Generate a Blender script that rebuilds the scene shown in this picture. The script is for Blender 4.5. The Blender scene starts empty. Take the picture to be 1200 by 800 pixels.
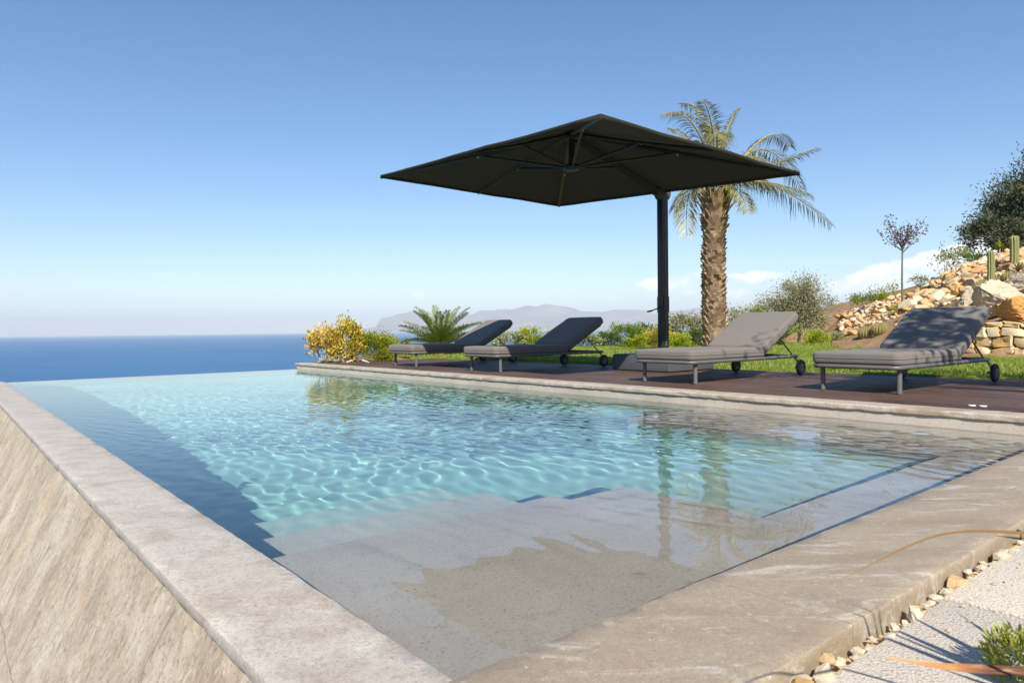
import bpy, bmesh, math, random
import numpy as np
from mathutils import Vector, Matrix, noise as mnoise

random.seed(7); rng = np.random.default_rng(7)
sc = bpy.context.scene
COL = sc.collection
pi = math.pi

# ------------------------------------------------------------------ camera model (level survey of the place)
FPX, CH = 815.0, 0.53
SL, V0 = 0.0111, -13.4
r_ = math.atan(SL); th_ = math.atan(-V0*math.cos(r_)/FPX)
fw = np.array([0, math.cos(th_), -math.sin(th_)])
up0 = np.array([0, math.sin(th_), math.cos(th_)]); rt0 = np.array([1., 0, 0])
rt = math.cos(r_)*rt0 - math.sin(r_)*up0
up = math.sin(r_)*rt0 + math.cos(r_)*up0
CAM = np.array([0, 0, CH])
def ray(px, py):
    d = fw + rt*(px-600)/FPX - up*(py-400)/FPX
    return d/np.linalg.norm(d)
def at(px, py, z=0.0):
    d = ray(px, py); return CAM + d*((z-CH)/d[2])
def aty(px, py, Y):
    d = ray(px, py); return CAM + d*(Y/d[1])

# pool coordinates: a runs from the near wall to the far edge, b from the left wall to the deck
P0 = np.array([-0.112, 1.216]); A2 = np.array([-0.638, 0.770]); A2 /= np.linalg.norm(A2)
B2 = np.array([A2[1], -A2[0]])
PL, PW = 10.35, 4.08
ZW, ZC = -0.10, -0.087                 # water level, left and near coping level (deck = 0)
def pw(a, b, z=0.0):
    p = P0 + A2*a + B2*b; return (float(p[0]), float(p[1]), float(z))
def ab(x, y):
    d = np.array([x, y]) - P0; return float(d@A2), float(d@B2)
YAW_B = math.atan2(B2[1], B2[0])

# ------------------------------------------------------------------ helpers
def tag(o, label=None, cat=None, group=None, kind=None):
    if label: o['label'] = label
    if cat: o['category'] = cat
    if group: o['group'] = group
    if kind: o['kind'] = kind
    return o
def empty(name, loc=(0, 0, 0), rz=0.0):
    o = bpy.data.objects.new(name, None); COL.objects.link(o)
    o.location = loc; o.rotation_euler = (0, 0, rz); o.empty_display_size = 0.1
    return o
def link(name, me, mat=None, parent=None, smooth=None):
    if mat is not None:
        for m in (mat if isinstance(mat, (list, tuple)) else [mat]): me.materials.append(m)
    if smooth is not None and len(me.polygons):
        me.polygons.foreach_set('use_smooth', [True]*len(me.polygons))
        if smooth < 179: me.set_sharp_from_angle(angle=math.radians(smooth))
    me.update()
    o = bpy.data.objects.new(name, me); COL.objects.link(o)
    if parent is not None: o.parent = parent
    return o
def copy_tree(o, parent=None):
    c = o.copy(); COL.objects.link(c)
    if parent is not None: c.parent = parent
    for ch in list(o.children): copy_tree(ch, c)
    return c

class MB:
    def __init__(s): s.v = []; s.f = []
    def add(s, vs, fs):
        n = len(s.v); s.v += [tuple(map(float, p)) for p in vs]; s.f += [tuple(i+n for i in f) for f in fs]
    def box(s, x0, x1, y0, y1, z0, z1, M=None):
        vs = [(x, y, z) for z in (z0, z1) for y in (y0, y1) for x in (x0, x1)]
        if M is not None: vs = [tuple(M @ Vector(p)) for p in vs]
        s.add(vs, [(0, 2, 3, 1), (4, 5, 7, 6), (0, 1, 5, 4), (2, 6, 7, 3), (0, 4, 6, 2), (1, 3, 7, 5)])
    def prism(s, pts, z0, z1):          # polygon in xy, counter-clockwise
        n = len(pts)
        vs = [(p[0], p[1], z0) for p in pts] + [(p[0], p[1], z1) for p in pts]
        fs = [tuple(range(n))[::-1], tuple(range(n, 2*n))] + [(i, (i+1) % n, n+(i+1) % n, n+i) for i in range(n)]
        s.add(vs, fs)
    def pbox(s, a0, a1, b0, b1, z0, z1):  # box in pool coordinates
        s.prism([pw(a0, b0), pw(a0, b1), pw(a1, b1), pw(a1, b0)], z0, z1)
    def tube(s, pts, rad, n=8, closed=False, cap=True, sq=1.0):
        pts = [np.array(p, float) for p in pts]; m = len(pts)
        rs = rad if hasattr(rad, '__len__') else [rad]*m
        vs = []; nrm = None
        for i, p in enumerate(pts):
            if closed: t = pts[(i+1) % m]-pts[i-1]
            else: t = pts[min(i+1, m-1)]-pts[max(i-1, 0)]
            t = t/(np.linalg.norm(t)+1e-12)
            if nrm is None:
                ref = np.array([0, 0, 1.]) if abs(t[2]) < .9 else np.array([1., 0, 0])
                nrm = np.cross(t, ref)
            nrm = nrm - t*(nrm@t); nrm /= np.linalg.norm(nrm)+1e-12
            bn = np.cross(t, nrm)
            for k in range(n):
                q = 2*pi*k/n
                vs.append(p+rs[i]*(math.cos(q)*nrm+sq*math.sin(q)*bn))
        fs = []
        for i in range(m if closed else m-1):
            j = (i+1) % m
            for k in range(n):
                fs.append((i*n+k, i*n+(k+1) % n, j*n+(k+1) % n, j*n+k))
        if cap and not closed: fs += [tuple(range(n))[::-1], tuple(range((m-1)*n, m*n))]
        s.add(vs, fs)
    def lathe(s, prof, n=20, M=None):    # profile (r,z)
        vs = []; m = len(prof)
        for r, z in prof:
            for k in range(n):
                q = 2*pi*k/n; vs.append((r*math.cos(q), r*math.sin(q), z))
        if M is not None: vs = [tuple(M @ Vector(p)) for p in vs]
        fs = [(i*n+k, i*n+(k+1) % n, (i+1)*n+(k+1) % n, (i+1)*n+k) for i in range(m-1) for k in range(n)]
        fs += [tuple(range(n))[::-1], tuple(range((m-1)*n, m*n))]
        s.add(vs, fs)
    def mesh(s, name):
        me = bpy.data.meshes.new(name); me.from_pydata(s.v, [], s.f); me.validate(); return me
    def build(s, name, mat, parent=None, smooth=None, bevel=0, seg=2):
        me = s.mesh(name)
        if bevel:
            bm = bmesh.new(); bm.from_mesh(me)
            bmesh.ops.recalc_face_normals(bm, faces=bm.faces)
            es = [e for e in bm.edges if len(e.link_faces) == 2 and e.calc_face_angle(0) > .5]
            bmesh.ops.bevel(bm, geom=es, offset=bevel, segments=seg, profile=.5, affect='EDGES', clamp_overlap=True)
            bm.to_mesh(me); bm.free()
        return link(name, me, mat, parent, smooth)

# ------------------------------------------------------------------ materials
class NT:
    def __init__(s, name):
        s.m = bpy.data.materials.new(name); s.m.use_nodes = True; s.t = s.m.node_tree
        s.t.nodes.clear(); s.out = s.n('ShaderNodeOutputMaterial')
    def n(s, typ, **kw):
        x = s.t.nodes.new(typ)
        for k, v in kw.items(): setattr(x, k, v)
        return x
    def l(s, a, b): s.t.links.new(a, b)
    def coord(s, scale=(1, 1, 1), rot=(0, 0, 0), obj=True):
        c = s.n('ShaderNodeTexCoord') if obj else s.n('ShaderNodeNewGeometry')
        m = s.n('ShaderNodeMapping'); s.l(c.outputs['Object'] if obj else c.outputs['Position'], m.inputs[0])
        m.inputs['Scale'].default_value = scale; m.inputs['Rotation'].default_value = rot
        return m.outputs[0]
    def noise(s, vec, scale, det=4, rough=.55, dist=0):
        x = s.n('ShaderNodeTexNoise'); s.l(vec, x.inputs['Vector']); x.inputs['Scale'].default_value = scale
        x.inputs['Detail'].default_value = det; x.inputs['Roughness'].default_value = rough; x.inputs['Distortion'].default_value = dist
        return x.outputs['Fac']
    def ramp(s, fac, stops, interp='LINEAR'):
        x = s.n('ShaderNodeValToRGB'); s.l(fac, x.inputs[0]); cr = x.color_ramp; cr.interpolation = interp
        while len(cr.elements) < len(stops): cr.elements.new(.5)
        for e, (p, c) in zip(cr.elements, stops):
            e.position = p; e.color = (*c, 1) if hasattr(c, '__len__') else (c, c, c, 1)
        return x.outputs[0]
    def mix(s, a, b, fac, mode='MIX'):
        x = s.n('ShaderNodeMix', data_type='RGBA', blend_type=mode)
        for sock, v in ((x.inputs[0], fac), (x.inputs[6], a), (x.inputs[7], b)):
            if hasattr(v, 'is_linked'): s.l(v, sock)
            elif hasattr(v, '__len__'): sock.default_value = (*v, 1)
            else: sock.default_value = v
        return x.outputs[2]
    def math(s, op, a, b=None, c=None):
        x = s.n('ShaderNodeMath', operation=op)
        for i, v in enumerate((a, b, c)):
            if v is None: continue
            if hasattr(v, 'is_linked'): s.l(v, x.inputs[i])
            else: x.inputs[i].default_value = v
        return x.outputs[0]
    def bump(s, h, strength=.3, dist=.01):
        x = s.n('ShaderNodeBump'); s.l(h, x.inputs['Height']); x.inputs['Strength'].default_value = strength
        x.inputs['Distance'].default_value = dist; return x.outputs[0]
    def pbr(s, col, rough=.7, spec=.3, normal=None, metal=0):
        p = s.n('ShaderNodeBsdfPrincipled')
        for sock, v in ((p.inputs['Base Color'], col), (p.inputs['Roughness'], rough)):
            if hasattr(v, 'is_linked'): s.l(v, sock)
            elif hasattr(v, '__len__'): sock.default_value = (*v, 1)
            else: sock.default_value = v
        p.inputs['Specular IOR Level'].default_value = spec; p.inputs['Metallic'].default_value = metal
        if normal is not None: s.l(normal, p.inputs['Normal'])
        s.l(p.outputs[0], s.out.inputs['Surface']); return p

def m_plain(name, col, rough=.5, spec=.4, metal=0, var=.12, scale=25):
    t = NT(name); v = t.coord(); n = t.noise(v, scale, 4)
    c = t.mix([x*(1-var) for x in col], [min(1, x*(1+var)) for x in col], n)
    t.pbr(c, rough, spec, t.bump(n, .08, .002), metal); return t.m

def m_coping(name, c0, c1, c2, rot):
    t = NT(name)
    v = t.coord((1, 1, 1), (0, 0, rot), obj=False)
    vs = t.coord((.55, 2.2, 1), (0, 0, rot), obj=False)
    big = t.noise(vs, 1.6, 7, .62, .6); mid = t.noise(v, 9, 6, .65, .4); fine = t.noise(v, 120, 4, .7)
    c = t.ramp(big, [(.30, c0), (.5, c1), (.68, c2)])
    c = t.mix(c, (.30, .22, .15), t.ramp(mid, [(.47, 0), (.70, .6)]))
    c = t.mix(c, (.62, .57, .50), t.ramp(t.noise(vs, 5, 8, .7, 1.2), [(.54, 0), (.68, .65)]))
    c = t.mix(c, (.22, .19, .15), t.ramp(fine, [(.36, .55), (.5, 0)]))
    gr = t.noise(v, 330, 3, .8); sp_ = t.noise(v, 48, 7, .8)
    c = t.mix(c, (.66, .60, .51), t.ramp(sp_, [(.58, 0), (.66, .5)])); c = t.mix(c, (.16, .125, .09), t.ramp(sp_, [(.33, .5), (.42, 0)])); c = t.mix(c, t.ramp(gr, [(.35, .62), (.65, 1.3)]), .55, 'MULTIPLY')
    h = t.math('ADD', t.math('ADD', t.math('MULTIPLY', mid, .6), t.math('MULTIPLY', fine, .35)), t.math('MULTIPLY', sp_, .5))
    t.pbr(c, .5, .45, t.bump(h, .35, .006)); return t.m

def m_cladding():
    t = NT('quartzite_cladding'); c0 = t.n('ShaderNodeTexCoord')
    m = t.n('ShaderNodeMapping'); t.l(c0.outputs['Object'], m.inputs[0])
    v = m.outputs[0]
    m2 = t.n('ShaderNodeMapping'); t.l(v, m2.inputs[0]); m2.inputs['Scale'].default_value = (2.4, 1.0, 1); m2.inputs['Rotation'].default_value = (0, 0, .2)
    st = m2.outputs[0]
    br = t.n('ShaderNodeTexBrick'); t.l(v, br.inputs['Vector']); br.offset = .5
    br.inputs['Scale'].default_value = 1; br.inputs['Brick Width'].default_value = 1.2; br.inputs['Row Height'].default_value = .6
    br.inputs['Mortar Size'].default_value = .0035; br.inputs['Color1'].default_value = (0, 0, 0, 1); br.inputs['Color2'].default_value = (1, 1, 1, 1)
    br.inputs['Mortar Smooth'].default_value = .4
    a = t.noise(st, 1.3, 10, .7, .35); b = t.noise(st, 9, 9, .76, .5); f = t.noise(v, 60, 6, .75); g = t.noise(v, 3.5, 8, .7, .6)
    c = t.ramp(a, [(.28, (.36, .285, .20)), (.46, (.43, .355, .26)), (.6, (.48, .41, .315)), (.75, (.42, .36, .28))])
    c = t.mix(c, (.30, .225, .15), t.ramp(g, [(.44, 0), (.62, .65)]))
    c = t.mix(c, (.57, .51, .42), t.ramp(g, [(.28, .55), (.42, 0)]))
    c = t.mix(c, (.19, .14, .09), t.ramp(b, [(.52, 0), (.64, .6)]))
    c = t.mix(c, (.66, .60, .51), t.ramp(t.noise(st, 26, 9, .8, .5), [(.53, 0), (.64, .6)]))
    c = t.mix(c, (.14, .10, .06), t.ramp(f, [(.54, 0), (.64, .6)]))
    c = t.mix(c, (.60, .36, .12), t.math('MULTIPLY', t.ramp(t.noise(st, 1.1, 4, .55, .5), [(.60, 0), (.70, 1)]), t.ramp(g, [(.42, 0), (.6, .42)])))
    c = t.mix(c, (.22, .18, .13), t.math('MULTIPLY', br.outputs['Fac'], .65))
    h = t.math('ADD', t.math('ADD', t.math('MULTIPLY', a, .8), t.math('MULTIPLY', b, .5)), t.math('MULTIPLY', f, .3))
    h = t.math('SUBTRACT', h, t.math('MULTIPLY', br.outputs['Fac'], .12))
    t.pbr(c, .7, .3, t.bump(h, .7, .016)); return t.m

def m_basin():
    t = NT('basin_stone'); v = t.coord(obj=False)
    a = t.noise(v, 2.2, 6, .6); b = t.noise(v, 16, 6, .7); f = t.noise(v, 105, 5, .8)
    c = t.ramp(a, [(.3, (.43, .365, .295)), (.65, (.53, .46, .38))])
    c = t.mix(c, (.15, .14, .125), t.ramp(b, [(.55, 0), (.72, .3)]))
    c = t.mix(c, (.13, .115, .10), t.ramp(f, [(.56, 0), (.66, .7)]))
    c = t.mix(c, (.62, .58, .52), t.ramp(f, [(.34, .6), (.45, 0)]))
    # light absorption by the water, painted into the stone as turquoise growing with depth
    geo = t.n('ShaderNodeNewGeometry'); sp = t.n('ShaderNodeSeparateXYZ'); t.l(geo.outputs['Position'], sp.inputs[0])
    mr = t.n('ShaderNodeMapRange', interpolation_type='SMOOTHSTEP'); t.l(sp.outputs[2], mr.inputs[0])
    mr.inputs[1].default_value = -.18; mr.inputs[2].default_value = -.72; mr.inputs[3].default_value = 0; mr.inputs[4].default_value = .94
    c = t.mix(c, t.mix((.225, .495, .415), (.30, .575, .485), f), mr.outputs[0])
    t.pbr(c, .75, .25, t.bump(f, .25, .004)); return t.m

def m_pav():
    t = NT('paver_concrete'); v = t.coord(obj=False)
    vo = t.n('ShaderNodeTexVoronoi'); t.l(v, vo.inputs['Vector']); vo.inputs['Scale'].default_value = 170
    a = t.noise(v, 3, 5, .6); f = t.noise(v, 220, 3, .6)
    c = t.mix((.56, .48, .38), (.66, .58, .48), a)
    c = t.mix(c, (.30, .24, .18), t.ramp(vo.outputs['Distance'], [(.0, .0), (.55, 0), (.8, .6)]))
    c = t.mix(c, (.72, .69, .63), t.ramp(f, [(.56, 0), (.7, .6)]))
    t.pbr(c, .9, .15, t.bump(t.math('ADD', vo.outputs['Distance'], f), .5, .003)); return t.m

def m_deck():
    t = NT('deck_hardwood'); v = t.coord((1, 1, 1), (0, 0, -YAW_B-pi/2+pi), obj=False)
    m = t.n('ShaderNodeMapping'); t.l(v, m.inputs[0]); m.inputs['Scale'].default_value = (14, 1.2, 1)
    g = t.noise(m.outputs[0], 3, 7, .65, .8); big = t.noise(v, .9, 5, .6)
    geo = t.n('ShaderNodeNewGeometry')
    c = t.ramp(g, [(.25, (.055, .030, .020)), (.55, (.092, .052, .036)), (.8, (.125, .078, .056))])
    c = t.mix(c, (.155, .115, .09), t.ramp(big, [(.45, 0), (.75, .5)]))
    c = t.mix(c, (.5, .5, .5), .0)
    rnd = t.ramp(geo.outputs['Random Per Island'], [(0, .72), (1, 1.2)])
    c = t.mix(c, rnd, .8, 'MULTIPLY')
    t.pbr(c, .6, .3, t.bump(g, .25, .003)); return t.m

def m_leaf(name, cols, trans=.35, rough=.55, spec=.3):
    """cols: list of colours spread over the leaves (each leaf is its own island)"""
    t = NT(name); geo = t.n('ShaderNodeNewGeometry')
    n = len(cols); stops = [(i/max(1, n-1), c) for i, c in enumerate(cols)]
    c = t.ramp(geo.outputs['Random Per Island'], stops)
    d = t.n('ShaderNodeBsdfPrincipled'); t.l(c, d.inputs['Base Color']); d.inputs['Roughness'].default_value = rough
    d.inputs['Specular IOR Level'].default_value = spec
    tr = t.n('ShaderNodeBsdfTranslucent'); t.l(t.mix(c, (1, 1, .45), .35, 'MULTIPLY'), tr.inputs[0])
    mx = t.n('ShaderNodeMixShader'); mx.inputs[0].default_value = trans
    t.l(d.outputs[0], mx.inputs[1]); t.l(tr.outputs[0], mx.inputs[2]); t.l(mx.outputs[0], t.out.inputs['Surface'])
    return t.m

def m_bark(name, c0, c1, scale=(14, 14, 3)):
    t = NT(name); v = t.coord(scale); a = t.noise(v, 1.5, 7, .65, .6)
    t.pbr(t.ramp(a, [(.3, c0), (.7, c1)]), .9, .15, t.bump(a, .6, .02)); return t.m

def m_rock(name, stops):
    t = NT(name); v = t.coord(); oi = t.n('ShaderNodeObjectInfo')
    a = t.noise(v, 5, 8, .7, .5); f = t.noise(v, 30, 6, .7)
    r = t.math('ADD', t.math('MULTIPLY', oi.outputs['Random'], .75), t.math('MULTIPLY', a, .5))
    c = t.ramp(r, stops)
    c = t.mix(c, (.13, .10, .07), t.ramp(f, [(.52, 0), (.72, .6)]))
    c = t.mix(c, (.60, .55, .46), t.ramp(a, [(.55, 0), (.72, .5)]))
    t.pbr(c, .85, .2, t.bump(t.math('ADD', a, t.math('MULTIPLY', f, .5)), .6, .05)); return t.m

def m_fabric(name, col, sc_=420):
    t = NT(name); v = t.coord()
    w = t.n('ShaderNodeTexWave', wave_type='BANDS', bands_direction='X'); t.l(v, w.inputs[0]); w.inputs['Scale'].default_value = sc_/6; w.inputs['Distortion'].default_value = 1.5
    w2 = t.n('ShaderNodeTexWave', wave_type='BANDS', bands_direction='Y'); t.l(v, w2.inputs[0]); w2.inputs['Scale'].default_value = sc_/6; w2.inputs['Distortion'].default_value = 1.5
    n = t.noise(v, 6, 5, .6); f = t.noise(v, 260, 3, .7)
    c = t.mix([x*.86 for x in col], [x*1.14 for x in col], t.math('MULTIPLY', t.math('ADD', n, f), .5))
    h = t.math('ADD', t.math('ADD', w.outputs['Fac'], w2.outputs['Fac']), t.math('MULTIPLY', n, 5.0))
    p = t.pbr(c, .95, .1, t.bump(h, .25, .003))
    p.inputs['Sheen Weight'].default_value = .15
    return t.m

M = {}
M['coping_left'] = m_coping('coping_stone_grey', (.42, .36, .30), (.50, .44, .37), (.45, .37, .285), -YAW_B)
M['coping_near'] = m_coping('coping_stone_tan', (.25, .19, .125), (.36, .285, .20), (.29, .215, .14), -YAW_B)
M['coping_deck'] = m_coping('coping_stone_edge', (.40, .32, .235), (.50, .42, .33), (.33, .235, .15), -YAW_B)
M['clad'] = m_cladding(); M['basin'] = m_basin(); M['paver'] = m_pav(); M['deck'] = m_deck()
M['metal'] = m_plain('charcoal_metal', (.12, .113, .107), .45, .45)
M['black_metal'] = m_plain('black_metal', (.022, .022, .024), .4, .5)
M['base_grey'] = m_plain('base_grey', (.085, .086, .092), .6, .3)
M['rubber'] = m_plain('black_rubber', (.03, .03, .03), .7, .3)
M['cushion'] = m_fabric('cushion_fabric', (.168, .146, .128))
M['white'] = m_plain('white_plastic', (.75, .75, .73), .4, .4)
M['chip'] = m_rock('chip_stone', [(.1, (.78, .66, .46)), (.5, (.84, .75, .58)), (.85, (.76, .60, .38)), (1.1, (.66, .40, .14))])
M['rock'] = m_rock('limestone_rock', [(.12, (.66, .50, .31)), (.38, (.74, .61, .43)), (.60, (.64, .44, .23)), (.84, (.60, .30, .09)), (1.0, (.56, .40, .24))])
M['rock_pale'] = m_rock('pale_boulder', [(0, (.50, .40, .28)), (1, (.60, .49, .35))])
M['rock_orange'] = m_rock('orange_boulder', [(0, (.56, .27, .07)), (.6, (.58, .32, .10)), (1, (.60, .43, .23))])
M['rock_white'] = m_rock('white_stone', [(0, (.62, .58, .50)), (1, (.72, .68, .6))])

def m_wallstone():
    t = NT('wall_stone'); v = t.coord(); geo = t.n('ShaderNodeNewGeometry')
    a = t.noise(v, 7, 7, .7, .5); f = t.noise(v, 40, 5, .7)
    c = t.ramp(geo.outputs['Random Per Island'], [(0, (.60, .44, .25)), (.3, (.68, .56, .38)), (.55, (.62, .38, .15)), (.8, (.66, .50, .30)), (1, (.58, .32, .11))])
    c = t.mix(c, (.18, .13, .08), t.ramp(f, [(.52, 0), (.72, .55)]))
    c = t.mix(c, (.63, .57, .46), t.ramp(a, [(.52, 0), (.7, .5)]))
    t.pbr(c, .85, .2, t.bump(t.math('ADD', a, f), .5, .02)); return t.m
M['wallstone'] = m_wallstone()

# ------------------------------------------------------------------ terrain
ctrl = [  # x, y, z of the plateau (lawn, planted bank)
 (-8, 8, -.05), (-6, 14, -.05), (-5, 22, -.1), (0, 16, -.02), (0, 22, -.05), (4, 14, 0), (5, 20, 0), (3, 8, -.03), (6, 9, 0), (4, 4, -.05), (8, 16, .02), (8, 22, .08),
 (0, 0, -.2), (3, 0, -.2), (-3, -5, -.3), (5, -5, -.2), (12, 0, 0), (12, 6, .1), (20, 0, .3), (0, -12, -.3), (20, -12, .2),
 (7.6, 12.2, .02), (8.3, 11.1, .02), (12, 9.6, .05), (8.4, 14.5, .04), (9.2, 17.5, .05), (10.4, 21, .08), (11.2, 25, .1), (10, 28, .05),
]
for px, py, Y in [(985, 372, 24.5), (1010, 366, 24), (1050, 352, 23), (1085, 338, 22), (1110, 326, 21), (1150, 312, 20), (1200, 302, 19), (1040, 372, 19.5), (1075, 362, 18.5), (1110, 350, 17.5), (1140, 345, 16), (1180, 330, 15), (1165, 362, 13.3), (1200, 352, 12.8), (1260, 300, 17), (1300, 330, 13)]:
    p = aty(px, py, Y); ctrl.append(tuple(p))
ctrl += [(14, 30, 1.2), (18, 30, 2.4), (24, 28, 4), (22, 20, 4.2), (30, 20, 6), (30, 34, 4.5), (18, 12, 2.6), (24, 8, 3), (12, 36, .5), (20, 42, 2), (30, 0, 1.5), (30, -12, 1.2)]
ctrl = np.array(ctrl)
def tps_fit(P, z, lam=.02):
    n = len(P); d = np.linalg.norm(P[:, None]-P[None], axis=2)
    K = np.where(d > 0, d*d*np.log(d+1e-9), 0)+lam*np.eye(n)
    Q = np.hstack([np.ones((n, 1)), P]); Am = np.block([[K, Q], [Q.T, np.zeros((3, 3))]])
    return np.linalg.solve(Am, np.concatenate([z, np.zeros(3)]))
TW = tps_fit(ctrl[:, :2], ctrl[:, 2])
def plateau(X, Y):
    X = np.asarray(X, float); Y = np.asarray(Y, float); out = TW[-3]+TW[-2]*X+TW[-1]*Y
    for w, (cx, cy, _) in zip(TW[:-3], ctrl):
        d2 = (X-cx)**2+(Y-cy)**2; out = out+w*np.where(d2 > 0, .5*d2*np.log(d2+1e-12), 0)
    return out
# edge of the plateau towards the sea (a polyline from near left to far right)
EDGE = [(-4.2, -14), (-.9, -1.6), (-.55, .3), (-.60, .75), pw(-.35, -.6)[:2], pw(-.30, -.35)[:2], pw(10.9, -.35)[:2], pw(10.6, 4.1)[:2], (-3.95, 12.2), (-3.75, 14.5), (-3.8, 18), (-3.0, 21.6), (3, 22.3), (7, 24.5), (9.5, 28), (12.5, 33), (22, 44), (60, 60)]
def edge_dist(X, Y):   # positive on the sea side
    X = np.asarray(X, float); Y = np.asarray(Y, float); best = np.full(X.shape, 1e9); side = np.zeros(X.shape)
    for (x0, y0), (x1, y1) in zip(EDGE[:-1], EDGE[1:]):
        dx, dy = x1-x0, y1-y0; L2 = dx*dx+dy*dy
        t = np.clip(((X-x0)*dx+(Y-y0)*dy)/L2, 0, 1)
        d = np.hypot(X-x0-t*dx, Y-y0-t*dy); cr = dx*(Y-y0)-dy*(X-x0)
        upd = d < best-1e-9; best = np.where(upd, d, best); side = np.where(upd, np.sign(cr), side)
    return best*side
def ground_z(X, Y):
    X = np.asarray(X, float); Y = np.asarray(Y, float)
    z = plateau(X, Y); d = edge_dist(X, Y); do = np.clip(d, 0, None)
    a = (X-P0[0])*A2[0]+(Y-P0[1])*A2[1]; b = (X-P0[0])*B2[0]+(Y-P0[1])*B2[1]
    pool = (b < 4.75) & (a > -.6)
    drop = .55*do+.0006*do**2
    z = np.where(do > 0, np.where(pool, -2.75, np.minimum(z, .3))-drop, z)
    z = np.where((b < .3) & (a > -.5) & (a < 11), np.minimum(z, -2.6), z)
    z = np.where((b < 4.75) & (a > 10.35) & (a < 40), np.minimum(z, -2.9), z); z = np.where((b < 4.42) & (a > 10.2), np.minimum(z, -2.9), z)
    inp = (a > -.15) & (a < 10.7) & (b > -.2) & (b < 4.6); z = np.where(inp, -2.4, z)
    dk = (a > -3.3) & (a < 10.3) & (b >= 4.0) & (b < 6.5); z = np.where(dk & ~inp, np.minimum(z, -.35), z)
    pv = (a < .2) & (a > -3.2) & (b > -.1) & (b < 6.2) & ~inp; z = np.where(pv, -.30, z)
    return np.maximum(z, -75)
def gz(x, y): return float(ground_z(np.array([x]), np.array([y]))[0])

def grid_mesh(name, xs, ys, zf):
    X, Y = np.meshgrid(xs, ys); Z = zf(X, Y); nx, ny = len(xs), len(ys)
    co = np.stack([X, Y, Z], -1).reshape(-1, 3)
    i = np.arange(nx*ny).reshape(ny, nx)
    q = np.stack([i[:-1, :-1], i[:-1, 1:], i[1:, 1:], i[1:, :-1]], -1).reshape(-1, 4)
    return np_mesh(name, co, q)
def np_mesh(name, co, q):
    me = bpy.data.meshes.new(name); k = q.shape[1]
    me.vertices.add(len(co)); me.vertices.foreach_set('co', np.ascontiguousarray(co, np.float32).ravel())
    me.loops.add(q.size); me.loops.foreach_set('vertex_index', np.ascontiguousarray(q, np.int32).ravel())
    me.polygons.add(len(q)); me.polygons.foreach_set('loop_start', np.arange(0, q.size, k, dtype=np.int32))
    me.polygons.foreach_set('loop_total', np.full(len(q), k, np.int32))
    me.update(calc_edges=True); me.validate(); return me

def axis(segs):
    out = []
    for a, b, s in segs: out += list(np.arange(a, b, s))
    out.append(segs[-1][1]); return np.array(out)

def m_ground():
    t = NT('ground_soil'); v = t.coord(obj=False)
    a = t.noise(v, .6, 6, .65); b = t.noise(v, 6, 6, .7); f = t.noise(v, 40, 5, .7)
    c = t.ramp(a, [(.3, (.27, .16, .085)), (.5, (.37, .225, .12)), (.7, (.43, .31, .19))])
    c = t.mix(c, (.13, .085, .05), t.ramp(b, [(.5, 0), (.7, .7)]))
    c = t.mix(c, (.42, .32, .21), t.ramp(f, [(.56, 0), (.7, .6)]))
    t.pbr(c, .95, .1, t.bump(t.math('ADD', b, f), .8, .05)); return t.m
def m_lawn():
    t = NT('lawn_green'); v = t.coord(obj=False)
    a = t.noise(v, .7, 5, .6); f = t.noise(v, 30, 6, .8)
    c = t.ramp(a, [(.3, (.15, .215, .025)), (.7, (.25, .30, .05))])
    c = t.mix(c, (.07, .11, .016), t.ramp(f, [(.45, 0), (.65, .7)]))
    t.pbr(c, .9, .1, t.bump(f, .9, .04)); return t.m

gm = grid_mesh('ground', axis([(-400, -40, 20), (-40, -12, 2), (-12, 30, .3), (30, 60, 2), (60, 300, 20)]), axis([(-60, -12, 4), (-12, 40, .3), (40, 80, 2), (80, 600, 20)]), ground_z)
tag(link('ground', gm, m_ground(), None, 180), 'bare reddish soil of the hillside under the garden', 'ground', kind='structure')

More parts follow.
